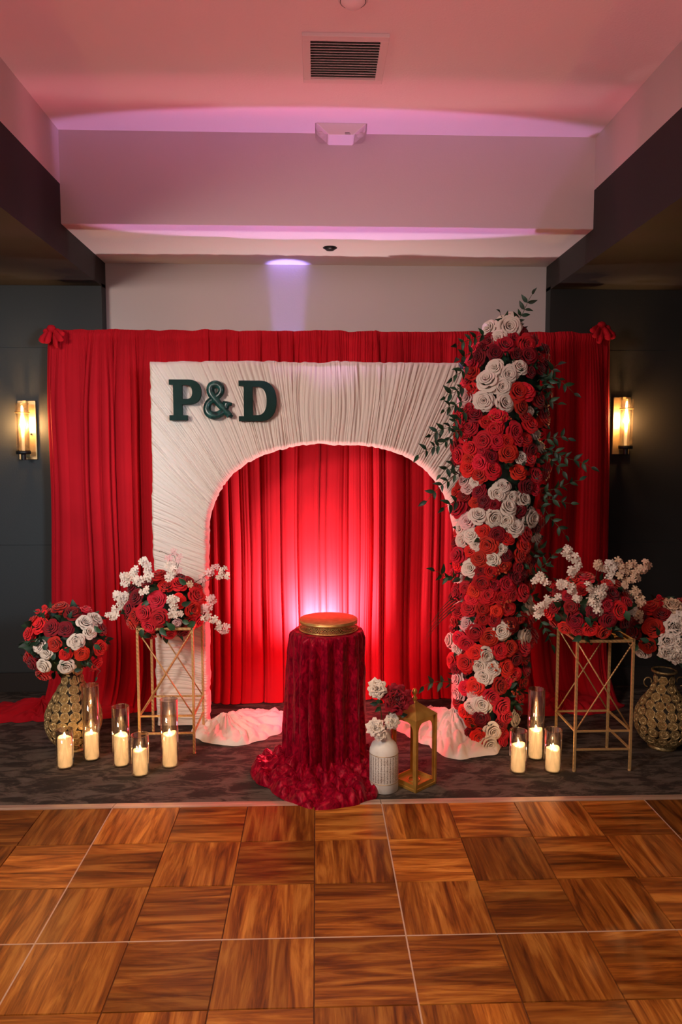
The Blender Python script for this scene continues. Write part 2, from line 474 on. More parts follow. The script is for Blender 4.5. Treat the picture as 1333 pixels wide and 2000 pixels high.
for pj in range(3):
    for pi_ in range(-2, 2):
        x0 = DX + pi_ * 4 * SQ; y0 = DY - pj * 3 * SQ
        pn = MB().box(x0 + 0.001, x0 + 4 * SQ - 0.001, y0 + 0.001, y0 + 3 * SQ - 0.001, 0.0005, ZF - 0.0035).build('floor_panel', M_under, df)
        flip = (pi_ in (-2,)) ^ (pj == 1 and pi_ >= 0)
        for i in range(4):
            for j in range(3):
                cx, cy = x0 + (i + 0.5) * SQ, y0 + (j + 0.5) * SQ
                vert = ((i + j) % 2 == 0) ^ flip
                o = obj('parquet_tile', TILE, pn, (cx, cy, ZF), (0, 0, (PI / 2 if vert else 0) + PI * R.choice((0, 1))))
        obj('seam_strip', seam_x, pn, (x0, y0 + 1.5 * SQ, ZF)); obj('seam_strip', seam_y, pn, (x0 + 2 * SQ, y0, ZF))
ye = DY + 3 * SQ
for pi_ in range(-2, 2):
    x0 = DX + pi_ * 4 * SQ
    m = MB(); x1 = x0 + 4 * SQ - 0.003
    V = [(x, y, z) for x in (x0, x1) for (y, z) in ((ye, 0), (ye, ZF + 0.001), (ye + 0.018, ZF + 0.001), (ye + 0.066, 0.002), (ye + 0.066, 0))]
    m.add(V, [(0, 1, 2, 3, 4), (9, 8, 7, 6, 5), (0, 5, 6, 1), (1, 6, 7, 2), (2, 7, 8, 3), (3, 8, 9, 4)])
    m.build('edge_ramp', M_ramp, df)

# ------------------------------------------------------------------ ceiling fittings
vc = at(672, 110, 3.4); 
va, vb, vd = at(590, 64, 3.0), at(762, 64, 3.0), None


def onplane(px, py, z):
    d = _f + _r * ((px - 666.5) / F_PX) + _u * ((1000 - py) / F_PX)
    return Vector((0, 0, CAM_H)) + d * ((z - CAM_H) / d.z)


c1_, c2_, c3_ = onplane(590, 62, ZC), onplane(762, 66, ZC), onplane(745, 158, ZC)
vx0, vx1, vy0, vy1 = c1_.x, c2_.x, c1_.y, c3_.y
ve = thing('ceiling_vent', 'square white louvred air vent on the ceiling', 'vent', ((vx0 + vx1) / 2, (vy0 + vy1) / 2, ZC))
hx, hy = (vx1 - vx0) / 2, (vy1 - vy0) / 2
m = MB(); fw = 0.035
m.box(-hx, hx, -hy, -hy + fw, -0.016, 0).box(-hx, hx, hy - fw, hy, -0.016, 0).box(-hx, -hx + fw, -hy + fw, hy - fw, -0.016, 0).box(hx - fw, hx, -hy + fw, hy - fw, -0.016, 0)
m.build('frame', M_ventmetal, ve, bevel=0.002)
MB().box(-hx + fw, hx - fw, -hy + fw, hy - fw, -0.002, -0.0005).build('duct_shade_plate', M_duct, ve)  # flat black plate, colour stands in for the shade inside the duct
sl = MB(); nsl = 15; pitch = (2 * hy - 2 * fw) / nsl
V = [(x, y, z) for x in (-hx + fw, hx - fw) for (y, z) in ((-pitch * 0.35, -0.014), (-pitch * 0.35 + 0.0015, -0.015), (pitch * 0.30, -0.003), (pitch * 0.30 - 0.0015, -0.002))]
sl.add(V, [(0, 1, 2, 3), (7, 6, 5, 4), (0, 4, 5, 1), (1, 5, 6, 2), (2, 6, 7, 3), (3, 7, 4, 0)])
SL = sl.mesh('slat', M_ventmetal)
for i in range(nsl): obj('slat', SL, ve, (0, -hy + fw + (i + 0.5) * pitch, 0))

e0 = onplane(667, 240, ZC)
em = thing('emergency_light', 'white twin-lamp emergency light on the ceiling in front of the pale beam', 'emergency light', (e0.x, e0.y, ZC))
yy = YH - e0.y
m = MB(); V = [(-0.135, 0, 0), (0.135, 0, 0), (0.065, 0, -0.062), (-0.065, 0, -0.062), (-0.135, yy, 0), (0.135, yy, 0), (0.065, yy, -0.062), (-0.065, yy, -0.062)]
m.add(V, [(0, 3, 2, 1), (4, 5, 6, 7), (0, 1, 5, 4), (3, 7, 6, 2), (0, 4, 7, 3), (1, 2, 6, 5)])
m.build('housing', M_plastic, em, bevel=0.003)
for s in (-1, 1):
    m = MB(); V = []
    for y_ in (0.004, yy - 0.004):
        for (x_, z_) in ((0.072, -0.056), (0.118, -0.052), (0.139, -0.026), (0.139, 0)): V.append((s * x_, y_, z_))
        V.append((s * 0.132, y_, 0))
    f_ = [(0, 1, 2, 3, 4), (9, 8, 7, 6, 5)] + [(i, 5 + i, 5 + (i + 1) % 5, (i + 1) % 5) for i in range(5)]
    if s < 0: f_ = [tuple(reversed(q)) for q in f_]
    m.add(V, f_); ln = m.build('lamp_lens', M_lens, em)
    MB().lathe([(0.0, -0.012), (0.016, -0.010), (0.024, 0.0), (0.020, 0.006), (0.0, 0.008)], 16).build('lamp_head', M_plastic, em, True, (s * 0.104, yy * 0.45, -0.034))
MB().box(0.02, 0.045, -0.001, 0.001, -0.051, -0.048).box(0.02, 0.05, -0.001, 0.001, -0.058, -0.055).build('status_marking', M_print, em)

sp = onplane(645, 483, ZS)
spr = thing('sprinkler_cap', 'small round black sprinkler cap under the pale soffit', 'sprinkler', (sp.x, sp.y, ZS - 0.002))
MB().lathe([(0.0, -0.018), (0.024, -0.016), (0.034, -0.008), (0.036, 0.0)], 24).build('cap', M_black, spr, True)
MB().lathe([(0.036, -0.002), (0.044, -0.002), (0.044, 0.0005), (0.036, 0.0005)], 24, close=True).build('rim', M_black, spr, True)
sd = onplane(690, -8, ZC)
sdt = thing('smoke_detector', 'round white smoke detector at the top edge of the ceiling', 'smoke detector', (sd.x, sd.y, ZC))
MB().lathe([(0.0, -0.040), (0.030, -0.038), (0.045, -0.024), (0.058, -0.014), (0.060, 0)], 28).build('housing', M_plastic, sdt, True)
MB().lathe([(0.046, -0.022), (0.050, -0.022), (0.050, -0.018), (0.046, -0.018)], 28, close=True).build('vent_ring', M_black, sdt, True)


# ------------------------------------------------------------------ wall sconces
def sconce(px, py_top, py_bot, label):
    Yg = YS - 0.095
    g0 = at(px, py_bot, Yg); g1 = at(px, py_top, Yg); h = g1.z - g0.z
    t = thing('wall_sconce', label, 'wall lamp', (g0.x, YS, g0.z), 0, 'brass and glass wall sconces')
    MB().box(-0.058, 0.058, -0.022, -0.0005, -0.045, h + 0.02).build('backplate', M_brass, t, bevel=0.002)
    MB().lathe([(0, 0), (0.006, 0.001), (0.007, 0.008), (0, 0.014)], 12).build('switch_knob', M_black, t, True, (0.028, -0.03, 0.115))
    a = MB(); a.box(-0.012, 0.012, -0.10, -0.02, -0.028, -0.012); a.tube([(0, -0.095, -0.045), (0, -0.095, -0.004)], 0.016, 12)
    a.build('arm', M_black, t)
    MB().lathe([(0.0, -0.010), (0.044, -0.010), (0.046, 0.0), (0.046, 0.012), (0.0, 0.012)], 28).build('base_cup', M_black, t, True, (0, -0.095, 0))
    gl = MB().lathe([(0.041, 0.012), (0.041, h), (0.038, h), (0.038, 0.012)], 40, close=True).build('glass_shade', M_sglass, t, True, (0, -0.095, 0))
    rg = MB(); rg.lathe([(0.0415, h * 0.80), (0.0455, h * 0.80), (0.0455, h * 0.80 + 0.006), (0.0415, h * 0.80 + 0.006)], 32, close=True)
    rg.build('collar_ring', M_brass, t, True, (0, -0.095, 0))
    MB().box(-0.010, 0.010, -0.058, -0.02, h - 0.005, h + 0.018).build('top_bracket', M_brass, t)
    MB().tube([(0, -0.095, 0.01), (0, -0.095, h * 0.50)], 0.009, 14).build('candle_sleeve', M_plastic, t, True)
    MB().lathe([(0.0, 0.0), (0.010, 0.004), (0.0165, 0.018), (0.0145, 0.032), (0.006, 0.047), (0.0, 0.055)], 18).build('bulb', M_bulb, t, True, (0, -0.095, h * 0.50))
    return t, Vector((g0.x, YS - 0.095, g0.z + h * 0.5 + 0.03))


for px, a, b_, lab in ((46, 787, 884, 'brass wall sconce with glass cylinder on the wall left of the curtain'),
                       (1222.5, 780, 874, 'brass wall sconce with glass cylinder on the wall right of the curtain')):
    t, p = sconce(px, a, b_, lab)

# ------------------------------------------------------------------ red pipe-and-drape curtain
YC = 4.74
cz = at(620, 645, YC).z; cxl, cxr = at(92, 700, YC).x, at(1193, 700, YC).x
rt_ = thing('drape_backdrop', 'wide floor-length pleated red curtain on a crossbar behind the white arch', 'curtain')
NP = 6; edges = np.array([cxl, cxl + 0.11, -1.02, -0.30, 0.42, 1.10, cxr])
rs = np.random.RandomState(5)


def pleats(x, seed, lo, hi, shift=None):
    """irregular pleat wave of array x (metres): smooth crests, sharp valleys"""
    r2 = np.random.RandomState(seed); c = [x.min() - 0.1]
    while c[-1] < x.max() + 0.1: c.append(c[-1] + r2.uniform(lo, hi))
    ph = np.interp(x, c, np.arange(len(c)))
    am = np.interp(x, c, r2.uniform(0.25, 1.0, len(c)))
    if shift is None: return am * (np.abs(np.sin(PI * ph)) ** 0.6)
    wd = np.interp(x, (np.array(c[:-1]) + np.array(c[1:])) / 2, np.diff(c))
    return am * (np.abs(np.sin(PI * ph)) ** 0.7), -shift * wd * am * np.sin(2 * PI * ph)


for i in range(NP):
    xa, xb = edges[i] - (0.05 if i else 0), edges[i + 1] + (0.05 if i < NP - 1 else 0.012)
    ncol = max(60, int((xb - xa) / 0.0022)); nrow = 64
    x = np.linspace(xa, xb, ncol)[None, :]; tz = np.linspace(0, 1, nrow)[:, None] ** 1.0
    z = tz * (cz - 0.004) + 0.004
    fine = pleats(x[0], 100 + i, 0.008, 0.022)[None, :]; mid, msh = [q[None, :] for q in pleats(x[0], 200 + i, 0.026, 0.085, 0.20)]
    big, bsh = [q[None, :] for q in pleats(x[0], 300 + i, 0.08, 0.22, 0.22)]
    topw = np.clip((z - (cz - 0.55)) / 0.55, 0, 1) ** 1.5
    flat = np.clip(0.5 + 0.9 * vnoise(x * 4.5, 0 * x, 3 + i), 0.12, 1.2)
    warp = vnoise(x * 9 + 0 * z, z * 1.1, 31 + i)
    d = 0.010 * fine * (0.25 + 0.75 * topw) + (0.052 * mid * flat + 0.085 * big) * (1 - 0.78 * topw) + 0.008 * warp * (1 - topw)
    d += 0.005 * np.abs(vnoise(x * 50 + 2.0 * warp, z * 0.9, 50 + i)) * (0.3 + topw)
    seam = np.exp(-((z - (cz - 0.075)) / 0.006) ** 2) * 0.006
    pocket = np.clip((z - (cz - 0.075)) / 0.075, 0, 1)
    y = YC - d * (1 - 0.25 * pocket) + seam + 0.010 * (i % 2) - 0.016 * np.sin(pocket * PI)
    # the hem breaks forward on the carpet
    fl = np.clip(1 - z / 0.20, 0, 1)
    y = y - 0.06 * fl ** 2 * (1 + 0.6 * vnoise(x * 6, 0 * x, 9))
    if i < 2 or i > 4: y = y - 0.16 * np.clip(1 - z / 0.42, 0, 1) ** 1.8
    zt = z + (0.006 * vnoise(x * 14, 0 * x, 61) - 0.004) * (tz > 0.985) - 0.0 * x
    xx = x + (msh * flat + bsh) * (1 - 0.9 * topw) + 0.0 * z + 0.012 * vnoise(x * 3, z * 1.3, 77 + i) * (1 - topw) + (cxl - x) * 0.0
    if i == 0: xx = xx - 0.02 * (1 - tz) * np.clip((xb - x) / 0.1, 0, 1)
    if i == NP - 1: xx = xx + 0.035 * (1 - tz) * np.clip((x - xb + 0.3) / 0.3, 0, 1)
    if i == 0: y = y + 0.05 * np.clip((xa + 0.03 - x) / 0.03, 0, 1)
    if i == NP - 1: y = y + 0.05 * np.clip((x - xb + 0.03) / 0.03, 0, 1)
    P = np.stack([xx + 0 * z, y + 0 * x, zt + 0 * x], -1)
    obj('curtain_panel', grid_mesh('curtain_panel', P, M_red), rt_)
MB().tube([(cxl - 0.02, YC + 0.035, cz - 0.03), (cxr + 0.02, YC + 0.035, cz - 0.03)], 0.019, 14).build('crossbar', M_black, rt_, True)
for x_ in (cxl + 0.01, cxr - 0.01):
    MB().tube([(x_, YC + 0.055, 0.0), (x_, YC + 0.055, cz)], 0.019, 12).build('upright_pole', M_black, rt_, True)


def knot(c, mirror):
    m = MB(); s = -1 if mirror else 1
    rk = random.Random(3 if mirror else 4)
    # loops of gathered cloth drooping from the tie, each a soft folded tongue
    for (ang, ln, wd, dy) in ((-125, 0.115, 0.021, 0), (-104, 0.105, 0.019, -.018), (-82, 0.120, 0.020, 0.004), (-58, 0.105, 0.019, -.012), (-38, 0.085, 0.017, 0.002), (-142, 0.06, 0.014, .01)):
        a = math.radians(ang); dx, dz = math.cos(a) * s, math.sin(a); pts = []; rr = []
        for k in range(13):
            q = k / 12; l_ = ln * math.sin(q * PI * 0.62) / math.sin(PI * .5) ; side = wd * 0.9 * math.sin(q * PI) * (1 if k % 1 == 0 else 0)
            pts.append((c.x + dx * l_ - dz * side * .5, c.y - 0.020 + dy - 0.034 * math.sin(q * PI * .9), c.z + 0.045 + dz * l_ + .012 * math.sin(q * PI * .5)))
            rr.append(wd * (0.45 + 0.75 * math.sin(min(1, q * 1.05) * PI) ** .8) * (1 + .10 * math.sin(k * 2.4)))
        m.tube(pts, rr, 12, flat=0.55)
    m.lathe([(0, -0.028), (0.020, -0.018), (0.028, 0), (0.020, 0.016), (0, 0.022)], 14, (c.x, c.y - 0.045, c.z + 0.042))
    return m.build('fabric_knot', M_red, rt_, True)


knot(at(106, 657, YC - 0.05), False); knot(at(1170, 650, YC - 0.05), True)


def pool(name, mt, parent, cx, cy, radius, height, seed, ncols=260, nrows=36, inner=0.0, folds=7, freq=9.0, zb=0.003, fold=0.035, peak=1.0):
    """heap of cloth lying on the floor: radius is a function of the angle"""
    th = np.linspace(0, 2 * PI, ncols, endpoint=False)[None, :]; t = np.linspace(0, 1, nrows)[:, None]
    Rr = np.array([radius(a) for a in th[0]])[None, :] * (1 + 0.06 * vnoise(np.cos(th) * 5 + 9, np.sin(th) * 5 + 9, seed))
    r = inner + (Rr - inner) * t
    x = cx + r * np.cos(th); y = cy + r * np.sin(th)
    wx = x + 0.05 * vnoise(x * 9, y * 9, seed + 1); wy = y + 0.05 * vnoise(x * 9, y * 9, seed + 2)
    a1 = wx * freq * 0.55 + 1.5 * vnoise(x * 3.4, y * 3.4, seed + 3); a2 = (wy * 0.8 - wx * 0.5) * freq * 0.75 + 1.6 * vnoise(x * 4.1, y * 4.1, seed + 4)
    rid = np.abs(np.sin(PI * a1)) ** 0.85; rid2 = np.abs(np.sin(PI * a2)) ** 0.85
    rad = np.abs(np.sin(th * folds / 2 + 2.2 * vnoise(np.cos(th) * 2 + 7, np.sin(th) * 2 + t * 2.5, seed + 5) + 0.8 * t)) ** 0.8
    sm = 0.012 * np.abs(vnoise(wx * freq * 4, wy * freq * 4, seed + 6))
    env = np.clip((1 - t) / 0.12, 0, 1) ** 0.5
    z = zb + height * peak * (1 - t) ** 1.6 + env * (fold * (0.5 * rid * rid2 + 0.25 * rid + 0.55 * rad) + sm * (0.4 + fold * 12))
    P = np.stack([x, y, z + 0 * x], -1)
    o = obj(name, grid_mesh(name, P, mt, closed=True), parent)
    return o


def rad_pts(pts):
    """radius function through (degrees, radius) points"""
    a = [math.radians(p[0]) for p in pts]; r = [p[1] for p in pts]
    a = [a[-1] - 2 * PI] + a + [a[0] + 2 * PI]; r = [r[-1]] + r + [r[0]]
    return lambda q: float(np.interp(q % (2 * PI), a, r))


pool('curtain_pool', M_red, rt_, -1.72, 4.50, rad_pts([(0, .62), (50, .30), (90, .2), (140, .22), (180, .38), (200, .45), (235, .22), (270, .16), (310, .22), (340, .42)]), 0.05, 3, freq=7, folds=16)
pool('curtain_pool', M_red, rt_, 1.55, 4.50, rad_pts([(0, .42), (50, .25), (90, .22), (130, .25), (180, .5), (215, .28), (270, .14), (320, .25)]), 0.05, 8, freq=7, folds=16)

# ------------------------------------------------------------------ white draped arch
YA, YAB = 4.25, 4.34
ax0, ax1 = at(295, 900, YA).x, at(1004, 900, YA).x
ix0, ix1 = at(404, 1080, YA).x, at(892, 1080, YA).x
atop = at(600, 706, YA).z; itop = at(650, 868, YA).z
ac = (ix0 + ix1) / 2; ia = (ix1 - ix0) / 2; ib = 0.635; isp = itop - ib
arch = thing('draped_arch', 'square white arch backdrop wrapped in gathered ivory cloth with a rounded opening', 'arch')
NU, NT = 2200, 46
qv = np.linspace(0, 4, NU)


def inner_pt(q):
    if q <= 1: return (ix0, isp * q)
    if q >= 3: return (ix1, isp * (4 - q))
    t = PI - (q - 1) * PI / 2; e = 2 / 2.5
    c, s_ = math.cos(t), math.sin(t)
    return (ac + ia * math.copysign(abs(c) ** e, c), isp + ib * abs(s_) ** e)


def outer_pt(q):
    if q > 2: x, z = outer_pt(4 - q); return (ax0 + ax1 - x, z)
    if q <= 1: return (ax0, 1.16 * q)
    if q <= 1.42: return (ax0, 1.16 + (atop - 1.16) * (q - 1) / 0.42)
    return (ax0 + (ac - ax0 + 0.0) * (q - 1.42) / 0.58, atop)


I = np.array([inner_pt(q) for q in qv]); O = np.array([outer_pt(q) for q in qv])
# resample evenly along the middle line so the gathers have an even width
mid = (I + O) / 2; sl_ = np.concatenate([[0], np.cumsum(np.hypot(*np.diff(mid, axis=0).T))])
su = np.linspace(0, sl_[-1], NU); qq = np.interp(su, sl_, qv)
I = np.array([inner_pt(q) for q in qq]); O = np.array([outer_pt(q) for q in qq])
t = np.linspace(0, 1, NT)[:, None]; u = su[None, :]
wf = 0.020 * vnoise(u * 5, t * 1.2, 2) * np.sin(t * PI) + 0.007 * vnoise(u * 14, t * 1.3, 4)
uu = u + wf
P2 = I[None] * (1 - t[..., None]) + O[None] * t[..., None]
dirs = np.gradient(P2, axis=1); dl = np.linalg.norm(dirs, axis=2, keepdims=True) + 1e-9
pl = pleats(uu.ravel(), 41, 0.008, 0.030).reshape(uu.shape)
pl2 = np.abs(vnoise(uu * 110, t * 0.9, 6)); pl3 = np.abs(vnoise(uu * 34 + 1.5 * t, t * 0.9, 7))
d = 0.014 * pl + 0.006 * pl2 + 0.012 * (1 - pl3) + 0.008 * vnoise(uu * 9, t * 1.2, 12)
edge = np.clip(np.minimum(t, 1 - t) / 0.04, 0, 1)
d = d * (0.35 + 0.65 * edge) - 0.02 * (1 - edge) ** 2
# outlines slightly scalloped by the gathers
P2[:, :, 0] += 0.0; 
nrm = (O - I); nrm /= (np.linalg.norm(nrm, axis=1, keepdims=True) + 1e-9)
sc = 0.005 * vnoise(u[0] * 40, 0 * u[0], 15) + 0.006 * vnoise(u[0] * 9, 0 * u[0], 16)
P2 += nrm[None] * sc[None, :, None] * (np.clip(1 - t / 0.1, 0, 1) * -1 + np.clip((t - 0.9) / 0.1, 0, 1))[..., None]
Pf = np.stack([P2[..., 0], YA - d + 0.0, np.maximum(P2[..., 1], 0.004)], -1)
bi = Pf[:1].copy(); bi[..., 1] = YAB; bo = Pf[-1:].copy(); bo[..., 1] = YAB
Pall = np.concatenate([bi, Pf, bo, bi], 0)
obj('cloth_cover', grid_mesh('cloth_cover', Pall, M_white), arch)
for xa_, xb_ in ((ax0 + .02, ix0 - .02), (ix1 + .02, ax1 - .02)): MB().box(xa_, xb_, YA + 0.03, YAB - 0.01, 0, 1.0).build('inner_board', M_plastic, arch)
pool('cloth_pool', M_white, arch, -0.53, 4.17, rad_pts([(0, .32), (30, .42), (55, .36), (90, .14), (150, .16), (180, .20), (215, .2), (250, .22), (290, .26), (335, .30)]), 0.07, 21, freq=15, folds=16, fold=0.030)
pool('cloth_pool', M_white, arch, 0.78, 4.08, rad_pts([(0, .30), (60, .20), (90, .30), (125, .46), (150, .44), (185, .28), (230, .26), (265, .38), (300, .36), (330, .3)]), 0.11, 27, freq=14, folds=16, fold=0.034)


# ------------------------------------------------------------------ letters on the arch
def outline_mesh(name, loops, depth, mt, parent, loc, sc_, bev=0.0015):
    cu = bpy.data.curves.new(name, 'CURVE'); cu.dimensions = '2D'; cu.fill_mode = 'BOTH'; cu.extrude = depth; cu.bevel_depth = bev
    for lp in loops:
        s_ = cu.splines.new('POLY'); s_.points.add(len(lp) - 1); s_.use_cyclic_u = True
        for k, (x, y) in enumerate(lp): s_.points[k].co = (x * sc_, -y * sc_, 0, 1)
    o = bpy.data.objects.new(name, cu); COL.objects.link(o); o.data.materials.append(mt)
    dg = bpy.context.evaluated_depsgraph_get(); me = bpy.data.meshes.new_from_object(o.evaluated_get(dg))
    COL.objects.unlink(o); bpy.data.objects.remove(o)
    o = bpy.data.objects.new(name, me); COL.objects.link(o); o.location = loc; o.rotation_euler = (PI / 2, 0, 0)
    if not me.materials: me.materials.append(mt)
    return o


def arcp(cx, cy, rx, ry, a0, a1, n=18, e=1.0):
    out = []
    for k in range(n + 1):
        a = math.radians(a0 + (a1 - a0) * k / n)
        c, s_ = math.cos(a), math.sin(a)
        out.append((cx + rx * math.copysign(abs(c) ** e, c), cy + ry * math.copysign(abs(s_) ** e, s_)))
    return out


YL = YA - 0.045
CU = (at(0, 700, YL) - at(1, 700, YL)).length / 2.185          # metres per unit of the tracing grid


def lpos(px, py): return at(px, py, YL)


# P : slab serif, box 0..138 x 0..175
Pl = [(0, 0), (80, 0)] + arcp(82, 53, 56, 53, -90, 90, 20, 0.85) + [(55, 106), (55, 155), (77, 155), (77, 175), (0, 175), (0, 155), (18, 155), (18, 20), (0, 20)]
Ph = [(55, 22), (75, 22)] + arcp(76, 53, 25, 31, -90, 90, 14, 0.85) + [(55, 84)]
o = outline_mesh('letter_p', [Pl, Ph[::-1]], 0.012, M_green, None, lpos(331, 742), CU)
tag(o, 'dark green slab-serif letter P at the left of the arch top', 'letter', 'green monogram letters')
Dl = [(0, 0), (85, 0)] + arcp(88, 87.5, 75, 87.5, -90, 90, 26, 0.85) + [(0, 175), (0, 155), (22, 155), (22, 20), (0, 20)]
Dh = [(58, 24), (76, 24)] + arcp(78, 87.5, 44, 63.5, -90, 90, 20, 0.85) + [(58, 151)]
o = outline_mesh('letter_d', [Dl, Dh[::-1]], 0.012, M_green, None, lpos(467, 744), CU)
tag(o, 'dark green slab-serif letter D right of the ampersand', 'letter', 'green monogram letters')
# & : rounded, glossy, mottled
amp = [(116, 150), (92, 124), (66, 94), (40, 62), (31, 40), (36, 20), (55, 12), (74, 20), (80, 38), (72, 56), (48, 74), (24, 92), (15, 116), (22, 138), (44, 149), (66, 145), (86, 130), (98, 110), (104, 92)]
cpts = []
for i in range(len(amp) - 1):
    p0 = Vector(amp[max(i - 1, 0)]); p1 = Vector(amp[i]); p2 = Vector(amp[i + 1]); p3 = Vector(amp[min(i + 2, len(amp) - 1)])
    for k in range(5):
        q = k / 5
        cpts.append(0.5 * ((2 * p1) + (p2 - p0) * q + (2 * p0 - 5 * p1 + 4 * p2 - p3) * q * q + (3 * p1 - p0 - 3 * p2 + p3) * q ** 3))
cpts.append(Vector(amp[-1]))
m = MB()
m.tube([(p.x * CU, -0.004 * math.sin(i * 0.2), -p.y * CU) for i, p in enumerate(cpts)], [(16.0 - 2.0 * math.cos(i / len(cpts) * 4 * PI)) * CU for i in range(len(cpts))], 14, flat=1.0)
for (a, b2) in (((84, 92), (124, 100)), ((98, 138), (126, 154))):
    m.tube([(a[0] * CU, 0, -a[1] * CU), ((a[0] + b2[0]) / 2 * CU, 0, -(a[1] + b2[1]) / 2 * CU), (b2[0] * CU, 0, -b2[1] * CU)], [8 * CU, 10 * CU, 8 * CU], 10)
m.V = [(x, y * 0.75, z) for x, y, z in m.V]
p = lpos(397, 745)
o = m.build('ampersand', M_greengloss, None, True, p)
tag(o, 'glossy mottled green ampersand between the P and the D', 'ampersand', 'green monogram letters')

# ------------------------------------------------------------------ flowers: shared meshes
def rose_mesh(name, mt, seed, ruffle=0.0, wide=1.0):
    rr = random.Random(seed); m = MB()
    rings = [(2, .05, .13, .66, 1.4, .02), (3, .10, .27, .70, 1.25, .05), (3, .20, .43, .68, 1.15, .10), (4, .33, .62, .60, 1.08, .16), (5, .46, .82, .44, 1.04, .22), (5, .58, 1.02 * wide, .22, 1.06, .30)]
    nu, nv = 6, 5; off = rr.uniform(0, 6)
    for ri, (n, r0, r1, h, ov, curl) in enumerate(rings):
        off += 0.7 + rr.uniform(-.2, .2)
        for k in range(n):
            a0 = off + 2 * PI * k / n + rr.uniform(-.12, .12); hw = PI / n * ov * 1.15
            rj = 1 + rr.uniform(-.07, .07); hj = rr.uniform(-.05, .05)
            V = []
            for j in range(nv + 1):
                vv = j / nv
                for i in range(nu + 1):
                    uq = -1 + 2 * i / nu
                    ve_ = vv * (1 - 0.22 * abs(uq) ** 3)
                    r = r0 + (r1 * rj - r0) * (0.35 * ve_ + 0.65 * ve_ ** 3) * (1 - 0.10 * uq * uq + 0.05 * uq)
                    z = -0.45 + (h + hj + 0.45) * math.sin(min(ve_ / 0.88, 1) * PI / 2) - curl * max(0, ve_ - 0.72) * 2.2
                    if ruffle and vv > 0.4:
                        z += ruffle * math.sin(uq * 7 + k * 2 + ri) * (vv - .4); r += ruffle * 0.7 * math.cos(uq * 6 + k) * (vv - .4)
                    a = a0 + uq * hw + 0.05 * ri * vv
                    V.append((r * math.cos(a), r * math.sin(a), z))
            w_ = nu + 1
            m.add(V, [(j * w_ + i, j * w_ + i + 1, (j + 1) * w_ + i + 1, (j + 1) * w_ + i) for j in range(nv) for i in range(nu)])
    return m.mesh(name, mt, True)


ROSE = {k: [rose_mesh('rose', mt, s + 10 * j, 0.0) for s in range(3)] for j, (k, mt) in enumerate((('red', M_rr), ('deep', M_rd), ('white', M_rw), ('blush', M_rp), ('cream', M_rc)))}
PEONY = {k: [rose_mesh('peony', mt, 77 + s, 0.30, 1.0) for s in range(2)] for k, mt in (('red', M_rd), ('white', M_rw), ('cream', M_rc))}


def leaf_mesh(name, mt, wd=0.3, bend=0.25, n=5):
    m = MB(); V = []; 
    for j in range(n + 1):
        t_ = j / n; w_ = wd * math.sin(PI * min(1, t_ ** 0.75)) * (1 - 0.15 * t_)
        z = bend * math.sin(t_ * PI * 0.6) * 0.5 - bend * t_ * t_ * 0.5
        V += [(-w_, t_, z + w_ * 0.35), (0, t_, z), (w_, t_, z + w_ * 0.35)]
    m.add(V, [(j * 3 + i, j * 3 + i + 1, (j + 1) * 3 + i + 1, (j + 1) * 3 + i) for j in range(n) for i in range(2)])
    return m.mesh(name, mt, True)


LEAF = leaf_mesh('leaf', M_leaf, 0.21, 0.35); RLEAF = leaf_mesh('rose_leaf', M_leaf, 0.30, 0.25)


def blossom_mesh(mt, seed):
    rr = random.Random(seed); m = MB()
    for k in range(5):
        a = 2 * PI * k / 5 + rr.uniform(-.1, .1)
        ca, sa = math.cos(a), math.sin(a); V = []
        for (t_, w_, z) in ((0.08, .08, 0), (0.45, .26, .14), (0.85, .37, .22), (1.1, .20, .12)):
            for s_ in (-1, 0, 1):
                zz = z + (0.08 if s_ else 0)
                V.append((ca * t_ - sa * w_ * s_, sa * t_ + ca * w_ * s_, zz))
        m.add(V, [(j * 3 + i, j * 3 + i + 1, (j + 1) * 3 + i + 1, (j + 1) * 3 + i) for j in range(3) for i in range(2)])
    m.lathe([(0, 0.02), (0.10, 0.06), (0.09, 0.13), (0, 0.16)], 6)
    me = m.mesh('blossom', mt, True)
    return me


BLOS = {k: [blossom_mesh(mt, s) for s in range(2)] for k, mt in (('white', M_rw), ('blush', M_rp), ('cream', M_rc))}
BUD = MB().lathe([(0, 0), (0.6, .25), (0.85, .8), (0.6, 1.4), (0, 1.7)], 10).mesh('berry', M_berry, True)


def place(me, name, parent, p, nrm, size, spin=None, label=None):
    q = Vector(nrm).normalized().to_track_quat('Z', 'Y') @ Quaternion((0, 0, 1), R.uniform(0, 6.28) if spin is None else spin)
    return obj(name, me, parent, p, q, size, label)


def foliage(parent, pts, n, size, seed):
    """one mass of small rose leaves filling the gaps between the flowers"""
    rr = random.Random(seed); V = []; Fc = []
    lv = [v.co.copy() for v in RLEAF.vertices]; lf = [tuple(p.vertices) for p in RLEAF.polygons]
    for k in range(n):
        p, nr = rr.choice(pts)
        d = (Vector(nr) + Vector((rr.uniform(-1, 1), rr.uniform(-1, 1), rr.uniform(-1, 1))) * 0.9).normalized()
        q = d.to_track_quat('Y', 'Z') @ Quaternion((0, 1, 0), rr.uniform(0, 6.28)); s_ = size * rr.uniform(0.7, 1.3)
        o_ = Vector(p) - Vector(nr) * size * 0.35 + Vector((rr.uniform(-1, 1), rr.uniform(-1, 1), rr.uniform(-1, 1))) * size * 0.5
        b_ = len(V); V += [tuple(o_ + (q @ v) * s_) for v in lv]; Fc += [tuple(i + b_ for i in f) for f in lf]
    o = obj('foliage', me_new('foliage', V, Fc, M_leafstuff), parent); o['kind'] = 'stuff'
    return o


